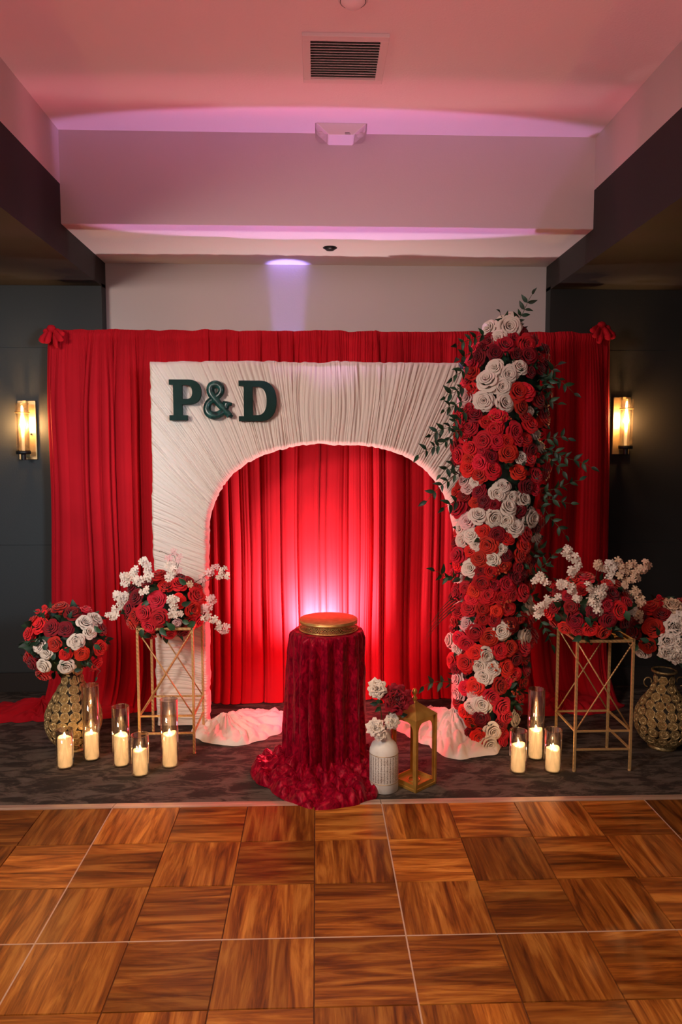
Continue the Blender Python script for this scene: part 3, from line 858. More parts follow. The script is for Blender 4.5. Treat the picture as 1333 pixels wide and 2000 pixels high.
def blob_core(parent, c, rx, ry, rz, name='foliage_core'):
    th = np.linspace(0, 2 * PI, 28, endpoint=False)[None, :]; ph = np.linspace(0.02, PI - 0.02, 14)[:, None]
    k = 1 + 0.10 * vnoise(th * 3, ph * 4, 5)
    P = np.stack([c[0] + rx * k * np.sin(ph) * np.cos(th), c[1] + ry * k * np.sin(ph) * np.sin(th), c[2] + rz * k * np.cos(ph) + 0 * th], -1)
    return obj(name, grid_mesh(name, P, M_leafstuff, closed=True), parent)


def spray(parent, pix, Y, n, ln=0.052, mt=M_stem, dy=-0.02, col=None):
    """leafy branch through photo points; leaves are its sub-parts"""
    P = [at(px, py, Y + dy * i) for i, (px, py) in enumerate(pix)]
    pts = []
    for i in range(len(P) - 1):
        for k in range(6): pts.append(P[i].lerp(P[i + 1], k / 6))
    pts.append(P[-1]); pts = [p + Vector((0, 0, 0.004 * math.sin(i * .8))) for i, p in enumerate(pts)]
    st = MB().tube(pts, [0.0022 - 0.0012 * i / len(pts) for i in range(len(pts))], 6).build('leafy_branch', mt, parent, True)
    for k in range(n):
        t_ = 0.12 + 0.88 * k / max(1, n - 1); i = min(len(pts) - 1, int(t_ * (len(pts) - 1)))
        p = pts[i]; d = (pts[min(i + 1, len(pts) - 1)] - pts[max(i - 1, 0)]).normalized()
        for s_ in ((-1, 1) if k < n - 1 else (0,)):
            side = d.cross(Vector((0, 1, 0))).normalized()
            dd = (d * R.uniform(.35, .8) + side * s_ * R.uniform(.6, 1.0) + Vector((0, R.uniform(-.45, .2), R.uniform(-.3, .2)))).normalized()
            yaxis = dd; zaxis = (Vector((R.uniform(-.6, .6), -1, R.uniform(-.4, .7)))); zaxis = (zaxis - yaxis * zaxis.dot(yaxis)).normalized(); xaxis = yaxis.cross(zaxis)
            M_ = Matrix((xaxis, yaxis, zaxis)).transposed()
            o = obj('leaf', LEAF, st, p, M_.to_quaternion(), ln * R.uniform(.7, 1.15))
    return st


def blossom_branch(parent, pix, Y, per=3, size=0.017, kind='white', spread=0.017, base_px=None, dy=0.0, twig=True):
    """twig with clusters of small five-petalled blossoms at photo points"""
    P = [at(px, py, Y + dy * i + R.uniform(-.01, .01)) for i, (px, py) in enumerate(pix)]
    Q = ([at(base_px[0], base_px[1], Y + 0.04)] if base_px else []) + P
    pts = []
    for i in range(len(Q) - 1):
        for k in range(4): pts.append(Q[i].lerp(Q[i + 1], k / 4) + Vector((0, 0.012, 0)))
    pts.append(Q[-1] + Vector((0, 0.012, 0)))
    br = MB().tube(pts, 0.0018, 6).build('blossom_branch', M_twig, parent, True)
    for p in P:
        for k in range(per):
            a = R.uniform(0, 6.28); rr_ = spread * math.sqrt(R.uniform(0.05, 1))
            o_ = Vector((math.cos(a) * rr_, -R.uniform(0, .02), math.sin(a) * rr_))
            nr = Vector((math.cos(a) * .6, -1, math.sin(a) * .6 + .2)) + Vector((R.uniform(-.3, .3), 0, R.uniform(-.3, .3)))
            place(R.choice(BLOS[kind]), 'blossom', br, p + o_, nr, size * R.uniform(.85, 1.2))
    return br


# ------------------------------------------------------------------ floral column on the right leg of the arch
fc = thing('floral_column', 'tall column of red and white roses climbing the right leg of the arch', 'flowers')
prof = [(650, 952, 1020), (680, 930, 1062), (730, 910, 1070), (800, 900, 1070), (850, 895, 1058), (900, 890, 1066), (950, 893, 1068), (1000, 895, 1055), (1050, 895, 1052), (1100, 890, 1042),
        (1150, 886, 1040), (1200, 890, 1040), (1250, 885, 1038), (1300, 885, 1035), (1350, 893, 1022), (1400, 898, 1012), (1450, 908, 995)]
py_ = [p[0] for p in prof]; pL = [p[1] for p in prof]; pR = [p[2] for p in prof]
YFC = 4.09; RY = 0.20


def col_pt(px, py):
    l_, r_ = np.interp(py, py_, pL), np.interp(py, py_, pR); cx_, hw = (l_ + r_) / 2, (r_ - l_) / 2
    s_ = max(-1, min(1, (px - cx_) / hw)); ang = math.asin(s_ * 0.999)
    yy_ = YFC + 0.03 - 0.09 * max(0, (py - 1300) / 150) - RY * math.cos(ang) * min(1, 0.55 + (py - 640) / 160)
    return at(px, py, yy_), Vector((math.sin(ang) * 0.9, -math.cos(ang) - 0.15, 0.10))


c3 = [(515, 297, 1), (620, 285, 1.5), (565, 352, 1), (545, 518, 1), (620, 552, 1.05), (680, 515, .95), (505, 590, 1.35), (585, 622, 1.1), (482, 703, 1.2), (595, 715, 1.15), (740, 765, .6), (770, 895, .8), (795, 965, .8), (690, 1028, .8),
      (435, 1165, .8), (585, 1190, .9), (555, 1228, 1.05), (635, 1250, .8), (700, 1260, 1), (615, 1305, 1.1), (735, 1368, 1.3), (452, 1352, 1.15), (540, 1365, 1.1), (605, 1380, 1), (650, 1420, 1.15), (355, 1425, .9), (770, 1475, .9), (415, 1468, .9), (365, 1485, .9)]
b3 = [(392, 690, 1.25), (375, 1155, .9), (390, 1195, .8), (388, 1385, 1)]
c4 = [(305, 115, 1), (265, 135, 1), (325, 160, .8), (445, 180, .8), (402, 228, 1), (300, 273, 1.05), (575, 425, .8), (585, 470, 1), (445, 578, 1.15), (560, 608, 1.1), (205, 625, 1), (235, 665, .8), (375, 700, 1), (340, 750, .9), (400, 765, 1), (365, 805, 1), (355, 940, 1.2), (310, 950, 1),
      (510, 1010, .95), (405, 1070, 1.05), (385, 1135, 1.1)]
b4 = [(288, 545, 1), (240, 815, 1), (245, 885, 1), (315, 880, .9)]
r3 = [(712, 655 - 0, 1.3, 0), (600, 392, 1.3, 0), (715, 390, 1.35, 0), (670, 655, 1.4, 0), (558, 790, 1.25, 0), (482, 930, 1.3, 0), (552, 930, 1.15, 0), (462, 1055, 1.3, 0), (348, 1012, 1.25, 0), (615, 1000, 1.3, 0), (420, 495, 1.3, 0),
      (432, 785, 1.1, 1), (545, 432, 1.1, 1), (675, 1108, 1.1, 0), (770, 1125, 1.1, 0), (460, 1120, 1.2, 0), (540, 1290, 1, 1), (680, 1320, 1, 1), (345, 1310, 1.4, 0), (455, 1215, 1, 1), (725, 450, 1.3, 1), (715, 1190, 1.2, 1), (650, 875, 1.2, 0)]
r4 = [(385, 160, 1.35, 0), (560, 110, 1.25, 0), (470, 215, 1, 1), (395, 290, 1.1, 0), (355, 345, 1.2, 0), (545, 390, 1.3, 0), (385, 405, 1.2, 0), (295, 470, 1.1, 0), (325, 580, 1.3, 0), (390, 610, 1.25, 0), (440, 675, 1.15, 0), (325, 685, 1.15, 0), (280, 735, 1.3, 0),
      (220, 725, 1.2, 0), (325, 855, 1.25, 0), (440, 850, 1.2, 0), (400, 905, 1.2, 0), (450, 950, 1.25, 0), (340, 1105, 1.15, 0), (515, 715, 1.15, 1), (240, 390, 1.1, 0), (245, 215, 1.4, 0), (245, 485, 1.1, 0), (280, 640, 1.1, 0), (260, 1060, 1.1, 1)]
placed = []


def col_rose(px, py, s_, kind, lab=None):
    p, nr = col_pt(px, py)
    nr = nr + Vector((R.uniform(-.35, .35), 0, R.uniform(-.25, .45)))
    place(R.choice(ROSE[kind]), 'rose', fc, p, nr, 0.0525 * s_, label=lab)
    placed.append((px, py, s_))


for (x_, y_, s_) in c3: col_rose(780 + x_ / 2.898, 540 + y_ / 2.898, s_, 'white', 'ivory rose')
for (x_, y_, s_) in b3: col_rose(780 + x_ / 2.898, 540 + y_ / 2.898, s_, 'blush', 'blush pink rose')
for (x_, y_, s_) in c4: col_rose(800 + x_ / 2.501, 1000 + y_ / 2.501, s_, 'white', 'ivory rose')
for (x_, y_, s_) in b4: col_rose(800 + x_ / 2.501, 1000 + y_ / 2.501, s_, 'blush', 'blush pink rose')
for (x_, y_, s_, k) in r3: col_rose(780 + x_ / 2.898, 540 + y_ / 2.898, s_ * .9, 'deep' if k else 'red')
for (x_, y_, s_, k) in r4: col_rose(800 + x_ / 2.501, 1000 + y_ / 2.501, s_ * .9, 'deep' if k else 'red')
tries = 0
while len(placed) < 240 and tries < 9000:
    tries += 1
    py = R.uniform(648, 1455); l_, r_ = np.interp(py, py_, pL), np.interp(py, py_, pR)
    ang = R.uniform(-1.5, 1.5); px = (l_ + r_) / 2 + (r_ - l_) / 2 * math.sin(ang)
    s_ = R.uniform(.75, 1.1); lim = 19 if tries < 5000 else 16
    if all(math.hypot((px - q[0]) * (1.0 + 0.0), py - q[1]) > lim * (s_ + q[2]) / 2 * (0.55 + 0.45 * abs(math.cos(ang))) for q in placed):
        col_rose(px, py, s_, 'deep' if R.random() < 0.22 else 'red')
cpts_ = []
for k in range(500):
    py = R.uniform(640, 1460); l_, r_ = np.interp(py, py_, pL), np.interp(py, py_, pR); a = R.uniform(-1.5, 1.5)
    cpts_.append(col_pt((l_ + r_) / 2 + (r_ - l_) / 2 * math.sin(a), py))
foliage(fc, cpts_, 800, 0.045, 5)
# dark green foam spine behind the flowers
rows = []
for py in np.linspace(655, 1462, 40):
    l_, r_ = np.interp(py, py_, pL), np.interp(py, py_, pR)
    yc_ = YFC + 0.03 - 0.09 * max(0, (py - 1300) / 150); c_ = at((l_ + r_) / 2, py, yc_); hw = (r_ - l_) / 2 / F_PX * yc_ * 0.80
    rows.append([(c_.x + hw * math.cos(a), c_.y + 0.76 * RY * math.sin(a) * min(1, 0.55 + (py - 640) / 160) * (1 if math.sin(a) < 0 else 0.4), max(c_.z, 0.01)) for a in np.linspace(0, 2 * PI, 32, endpoint=False)])
obj('foliage_core', grid_mesh('foliage_core', np.array(rows), M_leafstuff, closed=True), fc)
MB().tube([(0.94, YFC + 0.03, 0.0), (0.96, YFC + 0.03, 2.2)], 0.02, 10).build('support_pole', M_stem, fc)
for (px, py) in ((978, 1110), (985, 1178), (962, 1300), (1000, 1318), (1005, 1350), (990, 1218), (962, 820), (985, 815)):
    pp, nr = col_pt(px, py)
    cl = MB().tube([pp + Vector((0, .03, -.02)), pp], 0.002, 5).build('berry_cluster', M_twig, fc)
    for k in range(9):
        obj('berry', BUD, cl, pp + Vector((R.uniform(-.03, .03), -0.03 - R.uniform(0, .025), R.uniform(-.022, .022))), (R.uniform(0, 6), R.uniform(0, 6), 0), R.uniform(.005, .008))
SP = [([(1000, 645), (1022, 610), (1040, 575)], 6), ([(990, 640), (978, 612)], 3), ([(950, 655), (920, 662), (893, 675)], 5), ([(925, 690), (908, 693), (896, 700)], 3), ([(915, 715), (898, 728), (884, 738)], 4),
      ([(905, 755), (888, 765), (870, 775)], 4), ([(905, 785), (885, 793), (868, 800)], 4), ([(912, 800), (880, 832), (842, 850)], 7), ([(905, 835), (865, 865), (818, 888)], 8), ([(895, 925), (865, 945), (835, 978)], 5), ([(885, 905), (862, 925)], 3),
      ([(892, 980), (868, 990)], 3), ([(890, 1130), (870, 1125), (850, 1115)], 4), ([(885, 1335), (855, 1330), (828, 1340)], 4),
      ([(1050, 745), (1075, 728), (1090, 712)], 4), ([(1060, 755), (1085, 735), (1122, 768)], 6), ([(1060, 780), (1090, 788)], 3), ([(1065, 860), (1090, 852), (1110, 856)], 4), ([(1065, 875), (1105, 892), (1155, 912)], 7), ([(1062, 885), (1085, 905), (1100, 920)], 4),
      ([(1060, 965), (1095, 950), (1132, 938)], 5), ([(1062, 975), (1115, 982)], 4), ([(1055, 985), (1080, 1015), (1105, 1045)], 5), ([(1040, 1125), (1065, 1100), (1085, 1080)], 5), ([(1040, 1135), (1068, 1105)], 3), ([(1045, 1195), (1065, 1225), (1078, 1258)], 5), ([(1040, 1085), (1055, 1070)], 3)]
for k, (px_, n) in enumerate(SP):
    spray(fc, px_, 3.95 if px_[0][0] < 960 else 4.02, n, 0.058)
for k, (px, py) in enumerate(((1050, 700), (1040, 860), (905, 1060), (1040, 1010), (945, 905), (965, 915), (880, 1290), (1000, 1250), (1020, 1290), (985, 695), (1040, 935), (930, 1215))):
    p, nr = col_pt(px, py); place(RLEAF, 'rose_leaf', fc, p, Vector((R.uniform(-.5, .5), -1, R.uniform(-.3, .6))), R.uniform(.05, .065))
# reddish grass blades arching to the left
for k in range(5):
    a = at(890, 1165 + 6 * k, 3.95); b_ = at(865 - 4 * k, 1180 + 10 * k, 3.90); c_ = at(842 - 2 * k + R.uniform(-6, 8), 1215 + 10 * k, 3.88)
    pts = [a.lerp(b_, q).lerp(b_.lerp(c_, q), q) for q in np.linspace(0, 1, 9)]
    MB().tube(pts, [0.0035 * (1 - i / 9.5) for i in range(9)], 5, flat=.4).build('grass_blade', M_twig, fc, True)


# ------------------------------------------------------------------ round bouquets
def bouquet(name, label, cpx, cpy, Y, rx, ry, rz, whites=(), n=40, cat='flowers', size=0.046, seed=1, deepf=.3, low=-0.75):
    c = at(cpx, cpy, Y); t = thing(name, label, cat)
    blob_core(t, c, rx * .78, ry * .78, rz * .78)
    rr = random.Random(seed); pl_ = []
    def put(d, kind, s_, lab=None, peony=False):
        d = d.normalized(); p = c + Vector((d.x * rx, d.y * ry, d.z * rz))
        nr = Vector((d.x / rx, d.y / ry, d.z / rz)).normalized() + Vector((0, -.25, .1))
        me = rr.choice((PEONY if peony else ROSE)[kind])
        place(me, 'peony' if peony else 'rose', t, p, nr, s_, label=lab); pl_.append((d, s_))
    for wdef in whites:
        px, py, s_, kind = wdef[:4]; q = at(px, py, Y - ry * .7) - c
        dx, dz = q.x / rx, q.z / rz; l2 = dx * dx + dz * dz
        dyy = -math.sqrt(max(0.02, 1 - l2)) if l2 < 1 else -0.1
        d = Vector((dx, dyy, dz))
        put(d, kind, size * s_, {'white': 'ivory rose', 'cream': 'cream rose', 'blush': 'blush rose'}.get(kind), len(wdef) > 4)
    tr = 0
    while len(pl_) < n and tr < 4000:
        tr += 1; d = Vector((rr.gauss(0, 1), rr.gauss(0, 1), rr.gauss(0, 1))).normalized()
        if d.z < low: continue
        s_ = size * rr.uniform(.8, 1.15)
        if all((d - q[0]).length * (rx + rz) / 2 > 0.80 * (s_ + q[1]) / 1.0 * (1 if tr < 2000 else .8) for q in pl_): put(d, 'deep' if rr.random() < deepf else 'red', s_)
    pts = []
    for k in range(200):
        d = Vector((rr.gauss(0, 1), rr.gauss(0, 1), rr.gauss(0, 1))).normalized()
        pts.append((c + Vector((d.x * rx, d.y * ry, d.z * rz)), d))
    foliage(t, pts, 150, 0.05, seed)
    return t


def crop(ox, oy, sc_, L_): return [(ox + x / sc_, oy + y / sc_) + tuple(r) for (x, y, *r) in L_]


# left vase bouquet
bl = bouquet('vase_bouquet', 'round red and white rose bouquet in the gold vase left of the arch', 130, 1255, 3.92, 0.205, 0.18, 0.195,
             crop(0, 1040, 2.563, [(505, 410, 1.15, 'white'), (412, 462, 1.1, 'white'), (390, 540, 1.05, 'white'), (440, 508, .9, 'white'), (215, 560, .95, 'white'), (250, 590, .85, 'white'), (345, 660, 1.1, 'white'), (230, 658, 1.0, 'white'),
                                   (270, 400, 1.15, 'red'), (265, 475, 1.15, 'deep'), (335, 480, 1.05, 'deep'), (290, 545, .95, 'red'), (198, 470, 1.15, 'red'), (415, 600, 1.0, 'red'), (135, 515, .95, 'red'), (120, 645, .9, 'red'), (545, 480, 1.0, 'deep'), (205, 715, 1.1, 'red')]), 44, seed=3, size=0.043, deepf=.45)
for (px, py) in crop(0, 1040, 2.563, [(218, 590), (260, 640), (480, 485), (180, 570), (370, 690), (160, 560), (500, 500), (350, 430), (470, 560)]):
    p = at(px, py, 3.92 - .2); place(RLEAF, 'rose_leaf', bl, p, Vector((R.uniform(-.4, .4), -1, R.uniform(-.2, .4))), R.uniform(.035, .05))
spray(bl, crop(0, 1040, 2.563, [(250, 480), (215, 410), (185, 395)]), 3.78, 3, .03)
tw = at(505, 1300, 3.9)
for (px, py) in crop(0, 1040, 2.563, [(188, 396), (222, 374), (225, 398)]): place(ROSE['red'][0], 'rosebud', bl, at(px, py, 3.78), (0, -1, .5), .014)
spray(bl, crop(0, 1040, 2.563, [(430, 640), (505, 690), (485, 720)]), 3.80, 2, .025, mt=M_twig)

# left stand bouquet
bs = bouquet('stand_bouquet', 'red rose bouquet with white blossom sprays on the gold stand at left', 322, 1183, 3.98, 0.205, 0.17, 0.165,
             crop(200, 1060, 4.937, [(540, 540, 1.2, 'red'), (720, 420, 1.15, 'red'), (610, 425, 1.0, 'red'), (430, 655, 1.25, 'red'), (570, 700, 1.3, 'red'), (880, 540, 1.25, 'red'), (865, 655, 1.15, 'red'), (510, 335, 1.2, 'red'), (340, 700, 1.1, 'red'), (470, 785, 1.1, 'red'),
                                     (640, 880, .95, 'red'), (930, 815, 1.1, 'red'), (440, 890, 1.0, 'red'), (860, 350, 1.05, 'red'), (330, 530, 1.1, 'deep'), (260, 640, 1.0, 'deep'), (725, 765, .65, 'blush'), (755, 320, .95, 'deep'), (1000, 420, 1.1, 'red'), (990, 560, 1.0, 'red'), (590, 250, .8, 'red')]), 46, seed=8, size=0.044, deepf=.25)
BR7 = [([(445, 330), (445, 270), (425, 215), (405, 180)], 6, 'white'), ([(360, 365), (320, 280), (320, 265)], 5, 'white'), ([(390, 370), (330, 350), (230, 385), (215, 320), (250, 330)], 6, 'white'), ([(300, 560), (240, 590), (190, 540), (150, 500), (215, 500)], 7, 'white'),
       ([(180, 600), (140, 640), (115, 705), (85, 700)], 5, 'white'), ([(400, 460), (450, 460)], 3, 'white'), ([(640, 330), (660, 280), (700, 270), (650, 215)], 5, 'white'), ([(720, 250), (745, 155), (690, 95), (640, 130)], 2, 'blush'),
       ([(665, 560), (700, 540), (690, 600)], 5, 'white'), ([(650, 670), (690, 690), (735, 690)], 4, 'white'), ([(965, 340), (1035, 295), (1090, 245)], 4, 'blush'), ([(1130, 310), (1165, 270), (1220, 310)], 4, 'white'),
       ([(1060, 560), (1050, 540)], 4, 'blush'), ([(985, 630), (1020, 620)], 4, 'blush'), ([(1000, 710), (1075, 745), (1110, 790)], 5, 'white'), ([(1160, 830), (1200, 820)], 4, 'blush'), ([(840, 390), (870, 385)], 2, 'cream')]
for pts_, per, kd in BR7:
    far = min(p[0] for p in pts_) < 260 or max(p[0] for p in pts_) > 950
    blossom_branch(bs, crop(200, 1060, 4.937, pts_), 3.92 if far else 3.80, per, 0.0150, kd, 0.017, (200 + 620 / 4.937, 1060 + 560 / 4.937) if far else None)
spray(bs, crop(200, 1060, 4.937, [(700, 280), (715, 190), (690, 120), (560, 90)]), 3.9, 2, .012, mt=M_twig, dy=0)
for (px, py) in crop(200, 1060, 4.937, [(760, 600), (560, 820), (700, 840), (840, 780), (460, 570), (640, 800), (380, 830), (820, 400), (900, 760)]):
    place(RLEAF, 'rose_leaf', bs, at(px, py, 3.98 - .175), Vector((R.uniform(-.4, .4), -1, R.uniform(-.3, .4))), R.uniform(.05, .065))

# right stand bouquet
b2 = bouquet('stand_bouquet', 'red rose bouquet with white blossom sprays on the gold stand at right', 1150, 1188, 3.66, 0.205, 0.17, 0.155,
             crop(1040, 1060, 4.549, [(520, 290, 1.35, 'red'), (400, 340, 1.1, 'red'), (735, 590, 1.35, 'red'), (640, 660, 1.25, 'deep'), (375, 680, 1.15, 'deep'), (620, 770, 1.15, 'red'), (320, 770, 1.0, 'red'), (410, 770, 1.0, 'red'), (190, 640, 1.2, 'red'), (350, 570, 1.05, 'deep'),
                                      (700, 460, 1.15, 'deep'), (810, 410, 1.1, 'red'), (500, 750, 1.1, 'red'), (830, 690, 1.1, 'deep'), (240, 590, 1.0, 'deep'), (510, 600, 1.0, 'deep'), (450, 430, .9, 'red'), (225, 430, .9, 'deep'), (640, 540, 1., 'red'), (500, 240, 1.1, 'red')]), 44, seed=12, size=0.041, deepf=.4)
BR8 = [([(355, 270), (345, 240), (400, 210), (400, 150), (375, 130), (320, 120), (290, 85), (310, 60)], 4, 'white'), ([(50, 300), (40, 330), (75, 320), (130, 345)], 4, 'white'),
       ([(400, 480), (350, 410), (300, 380), (250, 365)], 6, 'white'), ([(290, 475), (220, 485), (145, 500), (90, 560), (50, 590), (60, 650)], 6, 'white'), ([(500, 380), (520, 400), (600, 370), (630, 385)], 3, 'white'), ([(610, 450), (600, 460)], 4, 'white'),
       ([(505, 470), (520, 520), (560, 550), (575, 600)], 6, 'white'), ([(590, 210), (600, 180), (570, 190)], 4, 'cream'), ([(690, 320), (700, 250), (650, 230), (690, 180), (720, 200)], 7, 'white'), ([(760, 170), (820, 190), (870, 190), (790, 220)], 5, 'cream'),
       ([(780, 280), (830, 260)], 5, 'cream'), ([(920, 260), (960, 230), (980, 240)], 6, 'cream'), ([(1010, 190), (1030, 210)], 4, 'cream'), ([(910, 310), (860, 330), (830, 360)], 5, 'cream'), ([(800, 480), (830, 460), (850, 510), (820, 540)], 7, 'white'), ([(870, 590), (890, 600)], 4, 'white'),
       ([(900, 430), (930, 450), (960, 510), (970, 530)], 5, 'cream'), ([(935, 620), (940, 670)], 5, 'cream')]
for pts_, per, kd in BR8:
    mx = np.mean([p[0] for p in pts_]); my = np.mean([p[1] for p in pts_]); far = mx < 160 or mx > 780 or my < 280
    blossom_branch(b2, crop(1040, 1060, 4.549, pts_), 3.62 if far else 3.49, per, 0.0145, kd, 0.017, (1160, 1170) if far else None)
for (px, py) in crop(1040, 1060, 4.549, [(420, 540), (240, 700), (800, 640), (580, 690), (470, 660), (700, 780), (260, 560), (440, 830), (830, 600)]):
    place(RLEAF, 'rose_leaf', b2, at(px, py, 3.66 - .18), Vector((R.uniform(-.4, .4), -1, R.uniform(-.3, .4))), R.uniform(.045, .06))

# right vase bouquet
b3_ = bouquet('vase_bouquet', 'red rose and cream flower bouquet in the gold vase at far right', 1312, 1235, 3.80, 0.21, 0.17, 0.165,
              crop(1040, 1060, 4.549, [(1130, 610, 1.3, 'red'), (1090, 760, 1.3, 'red'), (1000, 670, 1.2, 'deep'), (950, 830, 1.25, 'deep'), (1050, 920, 1.1, 'red'), (970, 980, 1.15, 'white'), (1040, 990, 1.25, 'white'), (870, 960, 1.1, 'white'), (1180, 650, 1.1, 'deep'), (1060, 560, 1.0, 'red'),
                                       (1300, 590, 1.3, 'cream', 1), (1260, 740, 1.5, 'white', 1), (1330, 680, 1.3, 'white', 1), (1180, 860, 1.2, 'white', 1), (1190, 950, 1.2, 'white', 1), (1290, 870, 1.4, 'white', 1), (1280, 980, 1.3, 'white', 1), (1370, 800, 1.3, 'white', 1), (1380, 950, 1.3, 'white', 1)]), 42, seed=15, size=0.043, deepf=.4)
for (px, py, s_) in crop(1040, 1060, 4.549, [(1130, 485, .016), (1205, 545, .013), (1250, 545, .013), (1005, 570, .013), (1150, 540, .015)]):
    place(ROSE['red'][1], 'rosebud', b3_, at(px, py, 3.76), (0, -1, .6), s_)
for (px, py) in crop(1040, 1060, 4.549, [(1040, 880), (900, 900), (1120, 830), (940, 910)]):
    place(RLEAF, 'rose_leaf', b3_, at(px, py, 3.62), Vector((R.uniform(-.4, .4), -1, .2)), .05)


# ------------------------------------------------------------------ pierced gold vases
def filigree_disc():
    m = MB(); n = 24; V = [(0, 0, .16)]; rings_ = [(.16, .16), (.22, .06), (.42, .16), (.62, .13), (.74, .05), (.86, .14), (1.0, .10), (1.02, -.08)]
    for (r, z) in rings_:
        for k in range(n):
            q = 2 * PI * k / n; zz = z; rr_ = r
            if .3 < r < .7: zz = z * (1.0 if k % 2 else 0.25)
            if r > .95: rr_ = r * (1 + .05 * (1 if k % 4 < 2 else -1))
            V.append((rr_ * math.cos(q), rr_ * math.sin(q), zz))
    Fc = [(0, 1 + k, 1 + (k + 1) % n) for k in range(n)]
    for i in range(len(rings_) - 1): Fc += [(1 + i * n + k, 1 + (i + 1) * n + k, 1 + (i + 1) * n + (k + 1) % n, 1 + i * n + (k + 1) % n) for k in range(n)]
    m.add(V, Fc); return m.mesh('filigree_disc', M_antique, False)


DISC = filigree_disc()


def vase(cpx, base_py, belly_r, neck_top_z, label, handles):
    gp = ground(cpx, base_py); c = Vector((gp.x, gp.y + 0.07, 0)); c = Vector((c.x * (c.y / gp.y), c.y, 0))
    t = thing('gold_vase', label, 'vase', tuple(c), 0, 'pierced gold floor vases')
    H_ = neck_top_z; br = belly_r
    prof_ = [(0.065, 0.0), (0.070, 0.006), (0.060, 0.016), (0.078, 0.028), (br * .80, H_ * .14), (br * .97, H_ * .27), (br, H_ * .36), (br * .96, H_ * .46), (br * .80, H_ * .58), (br * .55, H_ * .70), (br * .37, H_ * .80), (br * .31, H_ * .88), (br * .33, H_ * .95), (br * .42, H_)]
    # smooth the profile
    zs = [p[1] for p in prof_]; rs_ = [p[0] for p in prof_]; zz = np.linspace(0.028, H_, 40); rr_ = np.interp(zz, zs, rs_)
    k_ = np.array([1, 2, 3, 2, 1]) / 9; rsm = np.convolve(np.pad(rr_, 2, 'edge'), k_, 'valid')
    MB().lathe([(0.065, 0), (0.072, 0.004), (0.070, 0.012), (0.058, 0.018), (rsm[0] * .96, zz[0])] + [(r * 0.935, z) for r, z in zip(rsm, zz)] + [(rsm[-1] * .8, H_), (rsm[-1] * .7, H_ - .08)], 48).build('body', M_vase_shade, t, True)
    MB().lathe([(0.062, 0), (0.074, 0.003), (0.074, 0.012), (0.060, 0.018), (0.066, 0.026), (0.05, 0.026)], 40).build('foot', M_antique, t, True)
    MB().lathe([(rsm[-1] * .9, H_ - .012), (rsm[-1] * 1.12, H_ - .006), (rsm[-1] * 1.12, H_ + .004), (rsm[-1] * .9, H_ + .004)], 36, close=True).build('rim', M_antique, t, True)
    # meridian arc length, discs in staggered rows
    P = [(r, z) for r, z in zip(rsm, zz)]; s_ = [0]
    for i in range(1, len(P)): s_.append(s_[-1] + math.hypot(P[i][0] - P[i - 1][0], P[i][1] - P[i - 1][1]))
    row = 0; q = 0.016
    while q < s_[-1] - 0.006:
        r = np.interp(q, s_, rsm); z = np.interp(q, s_, zz)
        r2 = np.interp(q + .004, s_, rsm); z2 = np.interp(q + .004, s_, zz); tx, tz_ = r2 - r, z2 - z; l_ = math.hypot(tx, tz_)
        n_ = max(6, round(2 * PI * r / 0.056)); rad_ = 2 * PI * r / n_ / 2 * 0.97
        for k in range(n_):
            a = 2 * PI * (k + .5 * (row % 2)) / n_
            nr = Vector((tz_ / l_ * math.cos(a), tz_ / l_ * math.sin(a), -tx / l_))
            place(DISC, 'filigree_disc', t, (r * .975 * math.cos(a), r * .975 * math.sin(a), z), nr, (rad_, rad_, rad_ * 1.1), R.uniform(0, 6))
        q += rad_ * 1.80; row += 1
    if handles:
        for s2 in (-1, 1):
            pts = []; z0 = H_ * .93; r0 = rsm[-4]
            for k in range(15):
                a = k / 14 * 1.6 * PI - PI * .45
                pts.append((s2 * (r0 + 0.010 + .028 + .028 * math.cos(a) * (1 - .03 * k)), 0, z0 - .030 + .030 * math.sin(a) * (1 - .03 * k)))
            MB().tube(pts, 0.0035, 8).build('handle', M_antique, t, True)
    return t


vase(146, 1472, 0.150, 0.47, 'pierced gold vase on the carpet left of the arch, behind candles', False)
vase(1293, 1469, 0.150, 0.43, 'pierced gold vase with curled handles at far right', True)


